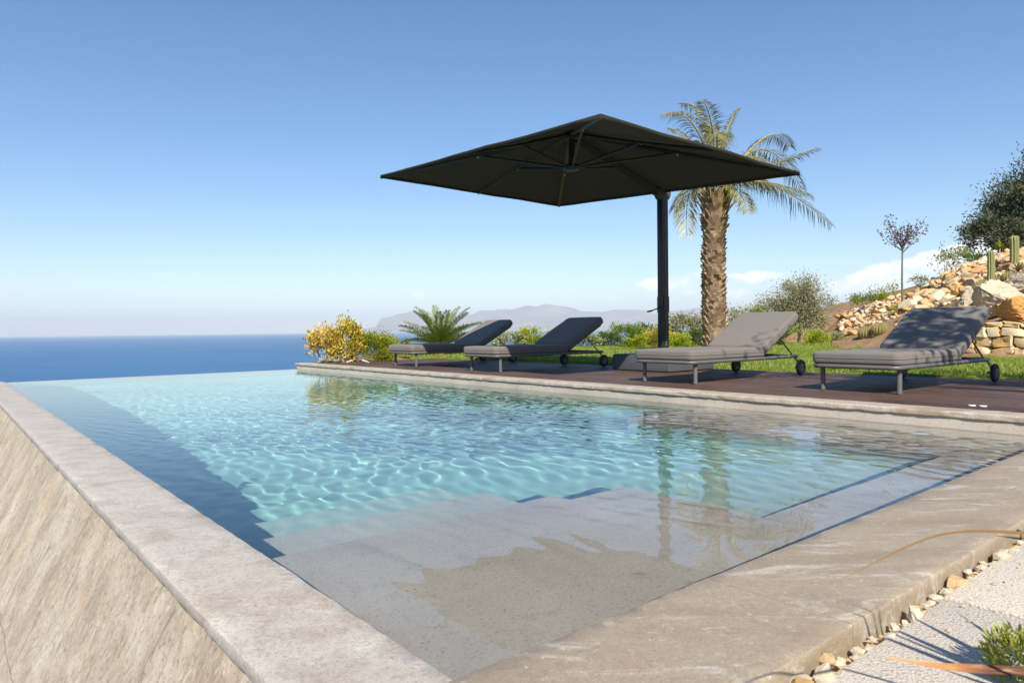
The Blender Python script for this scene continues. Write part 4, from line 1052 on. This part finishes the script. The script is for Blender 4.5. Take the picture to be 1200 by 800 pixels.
# ------------------------------------------------------------------ rock bank
def surf(px, py, Y0=9.5, Y1=34):
    """first point of the terrain on a sight line (survey)"""
    d = ray(px, py); Ys = np.arange(Y0, Y1, .05); P = CAM[None]+d[None]*(Ys/d[1])[:, None]
    g = plateau(P[:, 0], P[:, 1]); k = np.where(g >= P[:, 2])[0]
    if len(k) == 0: return None
    return P[k[0]]
rk = [rock_mesh('limestone_rock', 500+i, 3, .5, (1.2, .95, .75), 12) for i in range(12)]
for m in rk: m.materials.append(M['rock']); smooth_me(m, 14)
GR = 'limestone rocks strewn over the bank'
def ridge_rocks():
    cnt = 0
    def band(x0, x1, ytop, thick, n, s0, s1, lab):
        nonlocal cnt
        for _ in range(n):
            px = random.uniform(x0, x1); py = np.interp(px, [q[0] for q in ytop], [q[1] for q in ytop])+random.random()**1.3*thick
            p = surf(px, py)
            if p is None:
                for k in range(1, 30):
                    p = surf(px, py+k)
                    if p is not None: break
            if p is None: continue
            s = random.uniform(s0, s1)
            put(random.choice(rk), 'limestone_rock', (p[0], p[1], p[2]+s*.35), s, lab, 'rock', GR); cnt += 1
    band(985, 1075, [(985, 372), (1010, 362), (1045, 352), (1075, 344)], 18, 120, .06, .19, 'ochre limestone rock in the heap around the slender red tree')
    band(1075, 1130, [(1075, 342), (1100, 324), (1130, 316)], 26, 64, .06, .20, 'ochre limestone rock in the middle of the planted bank')
    band(1105, 1200, [(1105, 316), (1130, 306), (1200, 294)], 22, 96, .06, .20, 'pale limestone rock along the top of the planted bank under the dark trees')
    band(1060, 1140, [(1060, 362), (1100, 345), (1140, 332)], 16, 12, .14, .30, 'single limestone rock on the soil slope above the last lounger')
ridge_rocks()
for i, (px, py, s, lab) in enumerate([(985, 374, .2, 'orange limestone rock at the left tip of the heap'), (1118, 336, .27, 'large pale rock between the spiky plants and the barrel cacti'), (1078, 352, .3, 'flat pale rock behind the last lounger backrest'), (1090, 348, .26, 'leaning pale rock behind the last lounger backrest'), (1000, 392, .2, 'pale flat stone beside the small barrel cacti'), (1012, 394, .13, 'pale small stone at the lawn edge by the barrel cacti'), (945, 397, .15, 'whitish stone at the hedge end by the lawn')]):
    p = surf(px, py)
    if p is None: p = aty(px, py, 22)
    o = put(rk[i % 5], 'limestone_rock', (p[0], p[1], p[2]+s*.25), s, lab, 'rock')
    if i == 0: o.data = o.data.copy(); o.data.materials[0] = M['rock_orange']

def rubble():
    mb = MB(); r = random.Random(12); shp = [rock_mesh('r', 700+i, 1, .4, (1.1, .9, .75), 6) for i in range(8)]
    for x0, x1, yt, th, n in [(983, 1080, [(983, 374), (1010, 364), (1045, 353), (1080, 343)], 20, 420), (1070, 1135, [(1070, 345), (1100, 326), (1135, 315)], 34, 330), (1100, 1200, [(1100, 320), (1130, 306), (1200, 294)], 26, 520), (985, 1100, [(985, 385), (1100, 360)], 14, 60)]:
        for _ in range(n):
            px = r.uniform(x0, x1); py = np.interp(px, [q[0] for q in yt], [q[1] for q in yt])+r.random()**1.2*th
            p = surf(px, py)
            if p is None: continue
            k = r.choice(shp); sz = r.uniform(.025, .075); Mx = Matrix.Translation((p[0], p[1], p[2]+sz*.3)) @ Matrix.Rotation(r.uniform(0, 6.28), 4, 'Z') @ Matrix.Rotation(r.uniform(-.6, .6), 4, 'X') @ Matrix.Scale(sz, 4)
            mb.add([tuple(Mx @ v.co) for v in k.vertices], [tuple(q.vertices) for q in k.polygons])
    for k in shp: bpy.data.meshes.remove(k)
    o = mb.build('rubble', M['wallstone']); tag(o, 'small stone rubble between the rocks of the bank', 'rubble', kind='stuff')
rubble()
# dry stone retaining wall and boulders
def stone_wall():
    pA = np.array([7.35, 12.75]); pB = np.array([8.42, 11.25]); pC = np.array([12.5, 9.1])
    segs = [(pA, pB), (pB, pC)]; L1 = np.linalg.norm(pB-pA); L2 = np.linalg.norm(pC-pB); LT = L1+L2
    def pos(s):
        if s < L1: d = (pB-pA)/L1; return pA+d*s, d
        d = (pC-pB)/L2; return pB+d*(s-L1), d
    mb = MB(); r = random.Random(4); z = 0.0; row = 0; HT = .58
    z0 = .02
    while z < HT-.04:
        h = r.uniform(.10, .21) if row < 3 else .085
        if z+h > HT: h = HT-z
        s = -r.random()*.2
        while s < LT:
            w = r.uniform(.12, .36)*(1.2 if h > .15 else 1); c = s+w/2
            q, d = pos(min(max(c, 0), LT-.01)); nrm = np.array([d[1], -d[0]]); nrm = nrm if nrm@(-q) > 0 else -nrm
            bm = bmesh.new(); bmesh.ops.create_cube(bm, size=1); bmesh.ops.bevel(bm, geom=list(bm.edges), offset=.11, segments=1, profile=.5, affect='EDGES')
            bmesh.ops.triangulate(bm, faces=bm.faces); bmesh.ops.subdivide_edges(bm, edges=bm.edges, cuts=1)
            off = Vector((r.random()*30, r.random()*30, r.random()*30)); out = .02*r.random(); ti = r.gauss(0, .10); hj = h*r.uniform(.92, 1.10)
            vs = []
            for v in bm.verts:
                p = v.co*(1+.34*mnoise.fractal(v.co*2.0+off, 1, 2, 4)); x, y, zz = p.x*w*.98, p.y*.30, p.z*hj*.98
                x, zz = x*math.cos(ti)-zz*math.sin(ti), x*math.sin(ti)+zz*math.cos(ti)
                g = q+d*x+nrm*(y+out); vs.append((g[0], g[1], z0+z+h/2+zz))
            bm.verts.index_update(); mb.add(vs, [[v.index for v in f.verts] for f in bm.faces]); bm.free(); s += w*.985
        z += h*.97; row += 1
    o = mb.build('stone_wall', M['wallstone'], None, 40); tag(o, 'low dry stone wall of ochre blocks at the lawn edge behind the last lounger', 'wall')
    # earth core behind
    mb = MB()
    for (a, b_) in segs:
        d = (b_-a)/np.linalg.norm(b_-a); nn = np.array([d[1], -d[0]]); nn = nn if nn@(-a) > 0 else -nn
        mb.prism([a-nn*.5, b_-nn*.5, b_+nn*.06, a+nn*.06], -.05, .5)
    c = mb.build('wall_core', m_ground(), o)
stone_wall()
bl = [('rock_pale', 1168, 350, 12.9, (.54, .45, .34), 601, 'large pale grey boulder sitting on the stone wall'), ('rock_orange', 1187, 366, 12.2, (.44, .36, .27), 602, 'large orange boulder on the stone wall at the right edge'), ('rock_orange', 1140, 368, 12.9, (.30, .25, .22), 603, 'small orange boulder on the stone wall beside the lounger backrest'),
      ('rock_pale', 1195, 337, 13.6, (.5, .45, .32), 604, 'pale boulder behind the large ones at the right edge'), ('rock_pale', 1137, 358, 13.6, (.32, .3, .3), 605, 'pale jagged boulder above the lounger backrest corner'), ('rock_orange', 1230, 362, 12.0, (.4, .4, .3), 606, 'orange boulder on the wall past the right edge of the view')]
for m, px, py, Y, s, seed, lab in bl:
    me = rock_mesh('boulder', seed, 5, .62, (1, 1, 1), 16); me.materials.append(M[m]); crag(me, seed); smooth_me(me, 20)
    p = aty(px, py, Y); o = put(me, 'boulder', tuple(p), 1, lab, 'boulder', rot=(.1, .15, seed*.7), sz=s)

# cacti
M['cactus'] = m_plain('cactus_green', (.22, .22, .085), .6, .3, var=.3, scale=12)
M['cactus_gold'] = m_plain('barrel_cactus', (.20, .17, .06), .7, .2, var=.3, scale=20)
M['spine'] = m_leaf('cactus_spines', [(.45, .36, .16), (.55, .46, .24), (.36, .27, .10)], .2)
def barrel(loc, R_, label, tall=.9):
    o = empty('barrel_cactus', loc); tag(o, label, 'cactus', 'round barrel cacti on the bank')
    mb = MB(); nr = 18; n = nr*6; m = 14; vs = []; sp = []
    for j in range(m+1):
        ph = -pi/2*.75+(pi/2*.75+pi/2)*j/m
        for k in range(n):
            q = 2*pi*k/n; rr_ = R_*math.cos(ph)*(1+.09*math.cos(nr*q)); vs.append((rr_*math.cos(q), rr_*math.sin(q), R_*tall*(math.sin(ph)+.7)))
            if k % 6 == 0 and 0 < j < m: sp.append(vs[-1])
    mb.add(vs, [(j*n+k, j*n+(k+1) % n, (j+1)*n+(k+1) % n, (j+1)*n+k) for j in range(m) for k in range(n)])
    mb.build('stem', M['cactus_gold'], o, 180)
    C = np.repeat(np.array(sp), 6, 0); N_ = C-np.array([0, 0, R_*.6]); N_ /= np.linalg.norm(N_, axis=1)[:, None]; leaf_cloud('spines', C, N_, R_*.16, .12, M['spine'], o)
for px, py, rpx, lab in [(1015, 389, 8.5, 'left one of the two small barrel cacti by the lawn'), (1031, 385, 9, 'right one of the two small barrel cacti by the lawn'), (1137, 349, 9.5, 'barrel cactus just above the last lounger backrest'), (1152.5, 337, 11, 'largest golden barrel cactus below the tall column cactus'), (1182, 324, 7.5, 'small barrel cactus near the right edge below the agave'), (1141, 318, 5, 'little barrel cactus among the rocks at the top of the bank')]:
    p = surf(px, py+rpx*.7)
    if p is None: continue
    R_ = hpx(rpx, p[1]); barrel((p[0], p[1], p[2]-.02), R_, lab)
def column(px, y0, y1, wpx, lab):
    p = surf(px, y0); 
    if p is None: p = aty(px, y0, 18)
    H = aty(px, y1, p[1])[2]-p[2]; R_ = hpx(wpx, p[1])/2; o = empty('column_cactus', (p[0], p[1], p[2]-.05)); tag(o, lab, 'cactus', 'tall column cacti on the bank')
    mb = MB(); nr = 9; n = nr*6; vs = []; sp = []; fz = list(np.linspace(0, .93, 16))+[.96, .985, 1.0]; rz = [1]*16+[.85, .55, .12]
    for f, rr_ in zip(fz, rz):
        for k in range(n):
            q = 2*pi*k/n; r_k = R_*rr_*(1+.16*math.cos(nr*q)); vs.append((r_k*math.cos(q)+.02*math.sin(f*3), r_k*math.sin(q), (H+.05)*f))
    for f in np.linspace(.05, .95, 30):
        for k in range(nr): q = 2*pi*k/nr; sp.append((R_*1.15*math.cos(q)+.02*math.sin(f*3), R_*1.15*math.sin(q), (H+.05)*f))
    m = len(fz)-1; mb.add(vs, [(j*n+k, j*n+(k+1) % n, (j+1)*n+(k+1) % n, (j+1)*n+k) for j in range(m) for k in range(n)]+[tuple(range(m*n, (m+1)*n))])
    mb.build('stem', M['cactus'], o, 180); C = np.repeat(np.array(sp), 4, 0); N_ = C*np.array([1, 1, 0]); N_ /= np.linalg.norm(N_, axis=1)[:, None]; leaf_cloud('spines', C, N_, R_*.35, .1, M['spine'], o)
column(1160.5, 331, 293, 6.5, 'slim column cactus standing above the largest barrel cactus')
column(1188, 312, 276, 8, 'thick column cactus on the bank near the right edge')
# spiky rosettes
M['agave'] = m_leaf('agave_leaves', [(.15, .17, .07), (.22, .23, .11), (.11, .13, .05)], .1, .5)
M['aloe_dry'] = m_leaf('dry_spiky_leaves', [(.20, .17, .07), (.30, .24, .11), (.14, .13, .05)], .15, .6)
def blade(mb, base, d, L_, w, curve, th=.15, n=7):
    base = np.array(base, float); d = np.array(d, float); d /= np.linalg.norm(d); side = np.cross(d, [0, 0, 1.]); sn = np.linalg.norm(side); side = side/sn if sn > .02 else np.array([1., 0, 0])
    vs = []; 
    for i in range(n+1):
        t = i/n; c = base+d*L_*t+np.array([0, 0, -curve*L_*t*t]); ww = w*(.75+.5*t if t < .35 else .925*(1-t)/.65+.0)*.5+.0004; nn = np.cross(side, d)
        vs += [c-side*ww+nn*ww*.5, c-nn*ww*th, c+side*ww+nn*ww*.5, c+nn*ww*.25]
    fs = []
    for i in range(n):
        for k in range(4): fs.append((i*4+k, i*4+(k+1) % 4, (i+1)*4+(k+1) % 4, (i+1)*4+k))
    fs += [(3, 2, 1, 0), (n*4, n*4+1, n*4+2, n*4+3)]
    mb.add(vs, fs)
def rosette(name, loc, R_, nb, w, mat, label, seed=1, emin=.2, curve=.12, cat='plant', group=None):
    r = random.Random(seed); mb = MB()
    for k in range(nb):
        q = k*2.39996; el = emin+(1.45-emin)*(k/nb)**.8; L_ = R_*r.uniform(.8, 1.15); blade(mb, (0, 0, 0), (math.cos(q)*math.cos(el), math.sin(q)*math.cos(el), math.sin(el)), L_, w*r.uniform(.8, 1.2), curve)
    o = mb.build(name, mat, None, 60); o.location = loc; tag(o, label, cat, group); return o
for px, py, rpx, nb, mat, lab in [(1194, 318, 16, 30, 'agave', 'grey green agave rosette at the right edge of the bank'), (1114, 337, 15, 38, 'aloe_dry', 'spiky dry green clump on the bank, left of the other spiky clump'), (1129, 333, 13, 34, 'aloe_dry', 'spiky green clump on the bank just left of the barrel cacti'), (1098, 340, 9, 26, 'aloe_dry', 'small spiky clump lowest on the rock bank'), (1172, 320, 9, 26, 'agave', 'small spiky clump between the two column cacti')]:
    p = surf(px, py)
    if p is None: continue
    rosette('spiky_plant', (p[0], p[1], p[2]), hpx(rpx, p[1]), nb, hpx(rpx, p[1])*.14, M[mat], lab, seed=px, group='spiky plants on the bank')
rt_ = random.Random(77)
for _ in range(34):
    px = rt_.uniform(1000, 1195); py = np.interp(px, [1000, 1100, 1195], [380, 342, 318])+rt_.uniform(-14, 26)
    p = surf(px, py)
    if p is None or p[1] < 12.5: continue
    rosette('dry_grass_tuft', (p[0], p[1], p[2]-.01), rt_.uniform(.10, .24), 40, .010, M['aloe_dry'], 'tuft of dry grass growing between the rocks of the bank', seed=rt_.randrange(999), emin=.35, curve=.25, cat='grass tuft', group='dry grass tufts on the bank')
# little fan palm
p = surf(1171, 302)
if p is None: p = aty(1171, 302, 19)
fp = empty('fan_palm', tuple(p)); tag(fp, 'little fan palm between the two column cacti at the top of the bank', 'palm')
t_ = MB(); H = hpx(11, p[1]); t_.tube([(0, 0, -.05), (0.01, 0, H)], [.03, .025], 8); t_.build('trunk', M['twig'], fp, 60)
fm = MB(); r2 = random.Random(3)
for k in range(70):
    q = r2.uniform(0, 2*pi); el = r2.uniform(-.2, 1.5); blade(fm, (0, 0, H), (math.cos(q)*math.cos(el), math.sin(q)*math.cos(el), math.sin(el)), hpx(10, p[1])*r2.uniform(.75, 1.1), .035, .08)
fm.build('crown', lf['lime'], fp)
bank_sh = [(1143, 309, 22, 12, 'green', 1800, .07, 'rounded green shrub at the top of the bank under the dark trees'), (1108, 322, 16, 28, 'pale', 420, .09, 'sparse pale leaved sapling at the top of the bank'), (1017, 360, 20, 16, 'green', 1500, .07, 'green shrub behind the left end of the rock heap'), (1042, 353, 18, 18, 'ygreen', 700, .07, 'yellowish shrub behind the rock heap left of the red tree'), (1080, 340, 6, 16, 'olivedark', 200, .05, 'small dark brown thorny shrub on the rock heap right of the red tree'),
           (1053, 364, 9, 6, 'lime', 300, .05, 'low lime green plant under the red tree'), (1075, 333, 10, 8, 'olive', 300, .06, 'grey green tuft on the rock heap'), (1120, 304, 14, 12, 'pale', 350, .08, 'pale shrub at the crest of the bank left of the green one')]
for i, (px, yb, w, hp, k, n, s, lab) in enumerate(bank_sh):
    p = surf(px, yb)
    if p is None: p = aty(px, yb, 23)
    shrub('bank_shrub', tuple(p), hpx(w, p[1]), hpx(w, p[1])*.8, hpx(hp, p[1])*1.1, n, s, lf[k], M['twig'], lab, 'shrub', 'shrubs on the rock bank', .45, K=14, spread=.25, base=.05, seed=80+i)
# small black garden spotlight at the lawn edge
p = surf(957, 400); p = p if p is not None else aty(957, 400, 20)
mb = MB(); mb.lathe([(.03, 0), (.03, .02), (.012, .03), (.012, .10)], 12); mb.lathe([(.05, -.07), (.06, 0), (.06, .05), (.052, .06)], 14, Matrix.Translation((0, 0, .15)) @ Matrix.Rotation(1.0, 4, 'X'))
o = mb.build('garden_light', M['black_metal'], None, 40); o.location = tuple(p); tag(o, 'small black garden spotlight standing in the lawn edge', 'garden light')

# ------------------------------------------------------------------ foreground plants by the paving
M['dryblade'] = m_leaf('dry_brown_blade', [(.36, .19, .07), (.30, .15, .06)], .2, .6)
M['dryblade2'] = m_leaf('dry_tan_blade', [(.27, .16, .065), (.23, .14, .055)], .2, .6)
M['yucca'] = m_leaf('yucca_blades', [(.12, .15, .045), (.19, .21, .07), (.09, .12, .035)], .15, .45)
def m_dry():
    t = NT('dry_brown_blade'); c0 = t.n('ShaderNodeTexCoord'); sp = t.n('ShaderNodeSeparateXYZ'); t.l(c0.outputs['Object'], sp.inputs[0])
    mr = t.n('ShaderNodeMapRange'); t.l(sp.outputs[0], mr.inputs[0]); mr.inputs[1].default_value = -.42; mr.inputs[2].default_value = -.20
    v = t.coord((6, 90, 90)); n = t.noise(v, 2, 5, .6)
    c = t.ramp(mr.outputs[0], [(0, (.50, .27, .11)), (.45, (.42, .18, .06)), (.75, (.12, .045, .025)), (1, (.10, .04, .025))])
    c = t.mix(c, (.6, .42, .22), t.ramp(n, [(.5, 0), (.7, .35)])); t.pbr(c, .6, .3, t.bump(n, .5, .002)); return t.m
M['dryblade'] = m_dry()
def yucca():
    base = np.array([1.0, .84, ZP-.02]); root = empty('yucca_plant', tuple(base)); tag(root, 'spiky yucca with long stiff and dried blades beside the paving at the right edge', 'plant')
    t = MB(); t.tube([(0, 0, 0), (.0, 0, .22)], [.05, .055], 12); t.build('trunk', M['twig'], root, 60)
    mb = MB(); r = random.Random(6)
    for k in range(3):
        q = r.uniform(0, 2*pi); el = r.uniform(.15, 1.45); L_ = r.uniform(.42, .60)
        d = np.array([math.cos(q)*math.cos(el), math.sin(q)*math.cos(el), math.sin(el)])
        tip = base+np.array([0, 0, .22])+d*L_
        if tip[0] < .80*tip[1]: continue
        blade(mb, (0, 0, .22), d, L_, .026, .03)
    # stiff blades reaching over the slab, above the view
    for (x, y, z) in [(.83, 1.05, .33), (.93, 1.04, .36), (.76, .95, .42), (1.04, 1.16, .24), (.84, .95, .20)]:
        d = np.array([x, y, z])-base-np.array([0, 0, .22]); blade(mb, (0, 0, .22), d, np.linalg.norm(d), .034, .02)
    mb.build('leaves', M['yucca'], root, 60)
    for pts, w, m in [([(1240, 628, .86), (1200, 625, .84), (1100, 627, .80), (985, 679, .76)], .0062, 'dryblade2'), ([(1225, 640, .88), (1200, 633, .86), (1185, 630, .85), (1165, 627, .84)], .005, 'dryblade2'), ([(1260, 796, 1.10), (1200, 788, 1.09), (1110, 782, 1.08), (1034, 769, 1.07)], .017, 'dryblade')]:
        P = [aty(*q)-base for q in pts]; P = [np.array([0, 0, .16])]+P if pts[0][1] < 700 else P
        b_ = MB(); n = 28; cp = np.array(P); ts = np.linspace(0, 1, len(P)); tt = np.linspace(0, 1, n)
        # smooth curve through the points
        def cr(t):
            i = min(int(t*(len(P)-1)), len(P)-2); u = t*(len(P)-1)-i; p_1 = P[max(i-1, 0)]; p0_ = P[i]; p1_ = P[i+1]; p2_ = P[min(i+2, len(P)-1)]
            return .5*((2*p0_)+(p1_-p_1)*u+(2*p_1-5*p0_+4*p1_-p2_)*u*u+(-p_1+3*p0_-3*p1_+p2_)*u**3)
        C = [cr(t) for t in tt]; vs = []
        for i in range(n):
            d = C[min(i+1, n-1)]-C[max(i-1, 0)]; d /= np.linalg.norm(d); sd = np.cross(d, [.2, -.5, 1.]); sd /= np.linalg.norm(sd); nn = np.cross(sd, d); ww = w*.5*min(1, (1-tt[i])*2.2+.03)
            vs += [C[i]-sd*ww+nn*ww*.4, C[i]-nn*ww*.15, C[i]+sd*ww+nn*ww*.4, C[i]+nn*ww*.2]
        b_.add(vs, [(i*4+k, i*4+(k+1) % 4, (i+1)*4+(k+1) % 4, (i+1)*4+k) for i in range(n-1) for k in range(4)])
        o = b_.build('dry_leaf', M[m], root, 60)
    return root
yucca()
p = at(1200, 800, ZP)
tf = empty('succulent_tuft', (p[0]-.005, p[1]+.02, ZP)); tag(tf, 'small bright green needle leaved tuft on the paving in the bottom right corner', 'plant')
r = np.random.default_rng(9); n = 900; v = r.normal(0, 1, (n, 3)); v /= np.linalg.norm(v, axis=1)[:, None]; C = v*r.uniform(.3, 1, (n, 1))*np.array([.050, .050, .05])+np.array([0, 0, .040]); C[:, 2] = np.maximum(C[:, 2], .002)
Nn = v.copy(); Nn[:, 2] += .5
leaf_cloud('leaves', C, Nn/np.linalg.norm(Nn, axis=1)[:, None], .018, .22, m_leaf('succulent_leaves', [(.36, .38, .05), (.48, .48, .10), (.24, .30, .04), (.55, .53, .17)], .35), tf)
s_ = MB(); s_.tube([(0, 0, 0), (0, 0, .03)], [.006, .004], 6); s_.build('stem', M['twig'], tf)

# ------------------------------------------------------------------ light and sky
EL = math.radians(41.0); AZ = math.radians(5.0)      # sun behind the camera, a little to the right
S = Vector((math.cos(EL)*math.sin(AZ), -math.cos(EL)*math.cos(AZ), math.sin(EL)))
ld = bpy.data.lights.new('sun', 'SUN'); ld.energy = 5.0; ld.angle = math.radians(.53); ld.color = (1.0, .95, .86)
lo = bpy.data.objects.new('sun', ld); COL.objects.link(lo); lo.rotation_euler = S.to_track_quat('Z', 'Y').to_euler(); lo.location = (0, 0, 50)
ld.cycles.is_caustics_light = True

w = bpy.data.worlds.new('World'); sc.world = w; w.use_nodes = True; nt = w.node_tree; nt.nodes.clear()
def wn(t, **k):
    x = nt.nodes.new(t)
    for a, v in k.items(): setattr(x, a, v)
    return x
sky = wn('ShaderNodeTexSky', sky_type='NISHITA'); sky.sun_disc = False; sky.sun_elevation = EL; sky.sun_rotation = pi-AZ
sky.altitude = 300; sky.air_density = 1.0; sky.dust_density = .1; sky.ozone_density = 2.2
tc = wn('ShaderNodeTexCoord'); sep = wn('ShaderNodeSeparateXYZ'); nt.links.new(tc.outputs['Generated'], sep.inputs[0])
def wm(op, a, b=None, c=None):
    x = wn('ShaderNodeMath', operation=op)
    for i, v in enumerate((a, b, c)):
        if v is None: continue
        if hasattr(v, 'is_linked'): nt.links.new(v, x.inputs[i])
        else: x.inputs[i].default_value = v
    return x.outputs[0]
yy = wm('MAXIMUM', sep.outputs[1], .05); u = wm('DIVIDE', sep.outputs[0], yy); v = wm('DIVIDE', sep.outputs[2], yy)
cmb = wn('ShaderNodeCombineXYZ'); nt.links.new(u, cmb.inputs[0]); nt.links.new(wm('MULTIPLY', v, 1.9), cmb.inputs[1])
nz = wn('ShaderNodeTexNoise'); nt.links.new(cmb.outputs[0], nz.inputs['Vector']); nz.inputs['Scale'].default_value = 17; nz.inputs['Detail'].default_value = 9; nz.inputs['Roughness'].default_value = .58; nz.inputs['Distortion'].default_value = .3
nf = nz.outputs['Fac']
shape = None
hor = lambda px: 386.6-SL*(px-600)
for px, py, hw, hh, sl, amt in [(1062, 318, 92, 17, -.20, 1.15), (1118, 300, 46, 15, -.35, 1.15), (1010, 333, 56, 11, -.1, 1.0), (786, 331, 52, 10, -.16, .98), (878, 324, 40, 9, -.05, .72), (1050, 343, 120, 13, 0, .95), (845, 346, 130, 11, 0, .72), (500, 345, 22, 4, 0, .45), (1190, 285, 60, 24, -.2, .9), (1290, 300, 120, 30, 0, 1.0), (700, 350, 120, 6, 0, .45)]:
    cu = (px-600)/FPX; cv = (hor(px)-py)/FPX; du = wm('SUBTRACT', u, cu); dv = wm('SUBTRACT', wm('SUBTRACT', v, cv), wm('MULTIPLY', du, -sl))
    q = wm('ADD', wm('POWER', wm('ABSOLUTE', wm('DIVIDE', du, hw/FPX)), 2), wm('POWER', wm('ABSOLUTE', wm('DIVIDE', dv, hh/FPX)), 2))
    e_ = wm('MULTIPLY', wm('MAXIMUM', wm('SUBTRACT', 1.0, wm('MULTIPLY', q, .5)), 0), amt); shape = e_ if shape is None else wm('MAXIMUM', shape, e_)
mr = wn('ShaderNodeMapRange', interpolation_type='SMOOTHSTEP'); nt.links.new(wm('ADD', shape, wm('MULTIPLY', wm('SUBTRACT', nf, .5), 1.8)), mr.inputs[0]); mr.inputs[1].default_value = .48; mr.inputs[2].default_value = .95
mask = wm('MULTIPLY', wm('MULTIPLY', mr.outputs[0], wm('GREATER_THAN', shape, .001)), .95)
# brighter tops, greyer bases
mr2 = wn('ShaderNodeMapRange'); nt.links.new(wm('ADD', nf, wm('MULTIPLY', wm('SUBTRACT', v, .065), 5.0)), mr2.inputs[0]); mr2.inputs[1].default_value = .38; mr2.inputs[2].default_value = .62
CB = 1.7
cm = wn('ShaderNodeMix', data_type='RGBA'); nt.links.new(mr2.outputs[0], cm.inputs[0]); cm.inputs[6].default_value = (5.2*CB, 5.9*CB, 7.0*CB, 1); cm.inputs[7].default_value = (8.6*CB, 8.5*CB, 8.4*CB, 1)
mx = wn('ShaderNodeMix', data_type='RGBA'); nt.links.new(mask, mx.inputs[0]); hs = wn('ShaderNodeHueSaturation'); hs.inputs['Hue'].default_value = .503; hs.inputs['Saturation'].default_value = 1.24; hs.inputs['Value'].default_value = 1.16; nt.links.new(sky.outputs[0], hs.inputs['Color']); nt.links.new(hs.outputs[0], mx.inputs[6]); nt.links.new(cm.outputs[2], mx.inputs[7])
bg = wn('ShaderNodeBackground'); bg.inputs['Strength'].default_value = .078; nt.links.new(mx.outputs[2], bg.inputs[0])
ow = wn('ShaderNodeOutputWorld'); nt.links.new(bg.outputs[0], ow.inputs[0])

# ------------------------------------------------------------------ camera and render settings
cd = bpy.data.cameras.new('camera'); cd.sensor_width = 36; cd.lens = FPX/1200*36; cd.clip_start = .02; cd.clip_end = 120000
cd.dof.use_dof = True; cd.dof.focus_distance = 7.0; cd.dof.aperture_fstop = 10
co = bpy.data.objects.new('camera', cd); COL.objects.link(co)
Mx = Matrix(((rt[0], up[0], -fw[0], 0), (rt[1], up[1], -fw[1], 0), (rt[2], up[2], -fw[2], CH), (0, 0, 0, 1))); co.matrix_world = Mx
sc.camera = co
vs_ = sc.view_settings; vs_.view_transform = 'Standard'; vs_.look = 'None'; vs_.gamma = 1; vs_.use_curve_mapping = False; vs_.exposure = 0.7
cy = sc.cycles; cy.use_denoising = True; cy.max_bounces = 10; cy.diffuse_bounces = 3; cy.glossy_bounces = 4; cy.transmission_bounces = 6; cy.transparent_max_bounces = 8; cy.volume_bounces = 0
cy.caustics_reflective = False; cy.caustics_refractive = True; cy.sample_clamp_indirect = 6; cy.blur_glossy = .5
try: cy.denoiser = 'OPENIMAGEDENOISE'
except Exception: pass
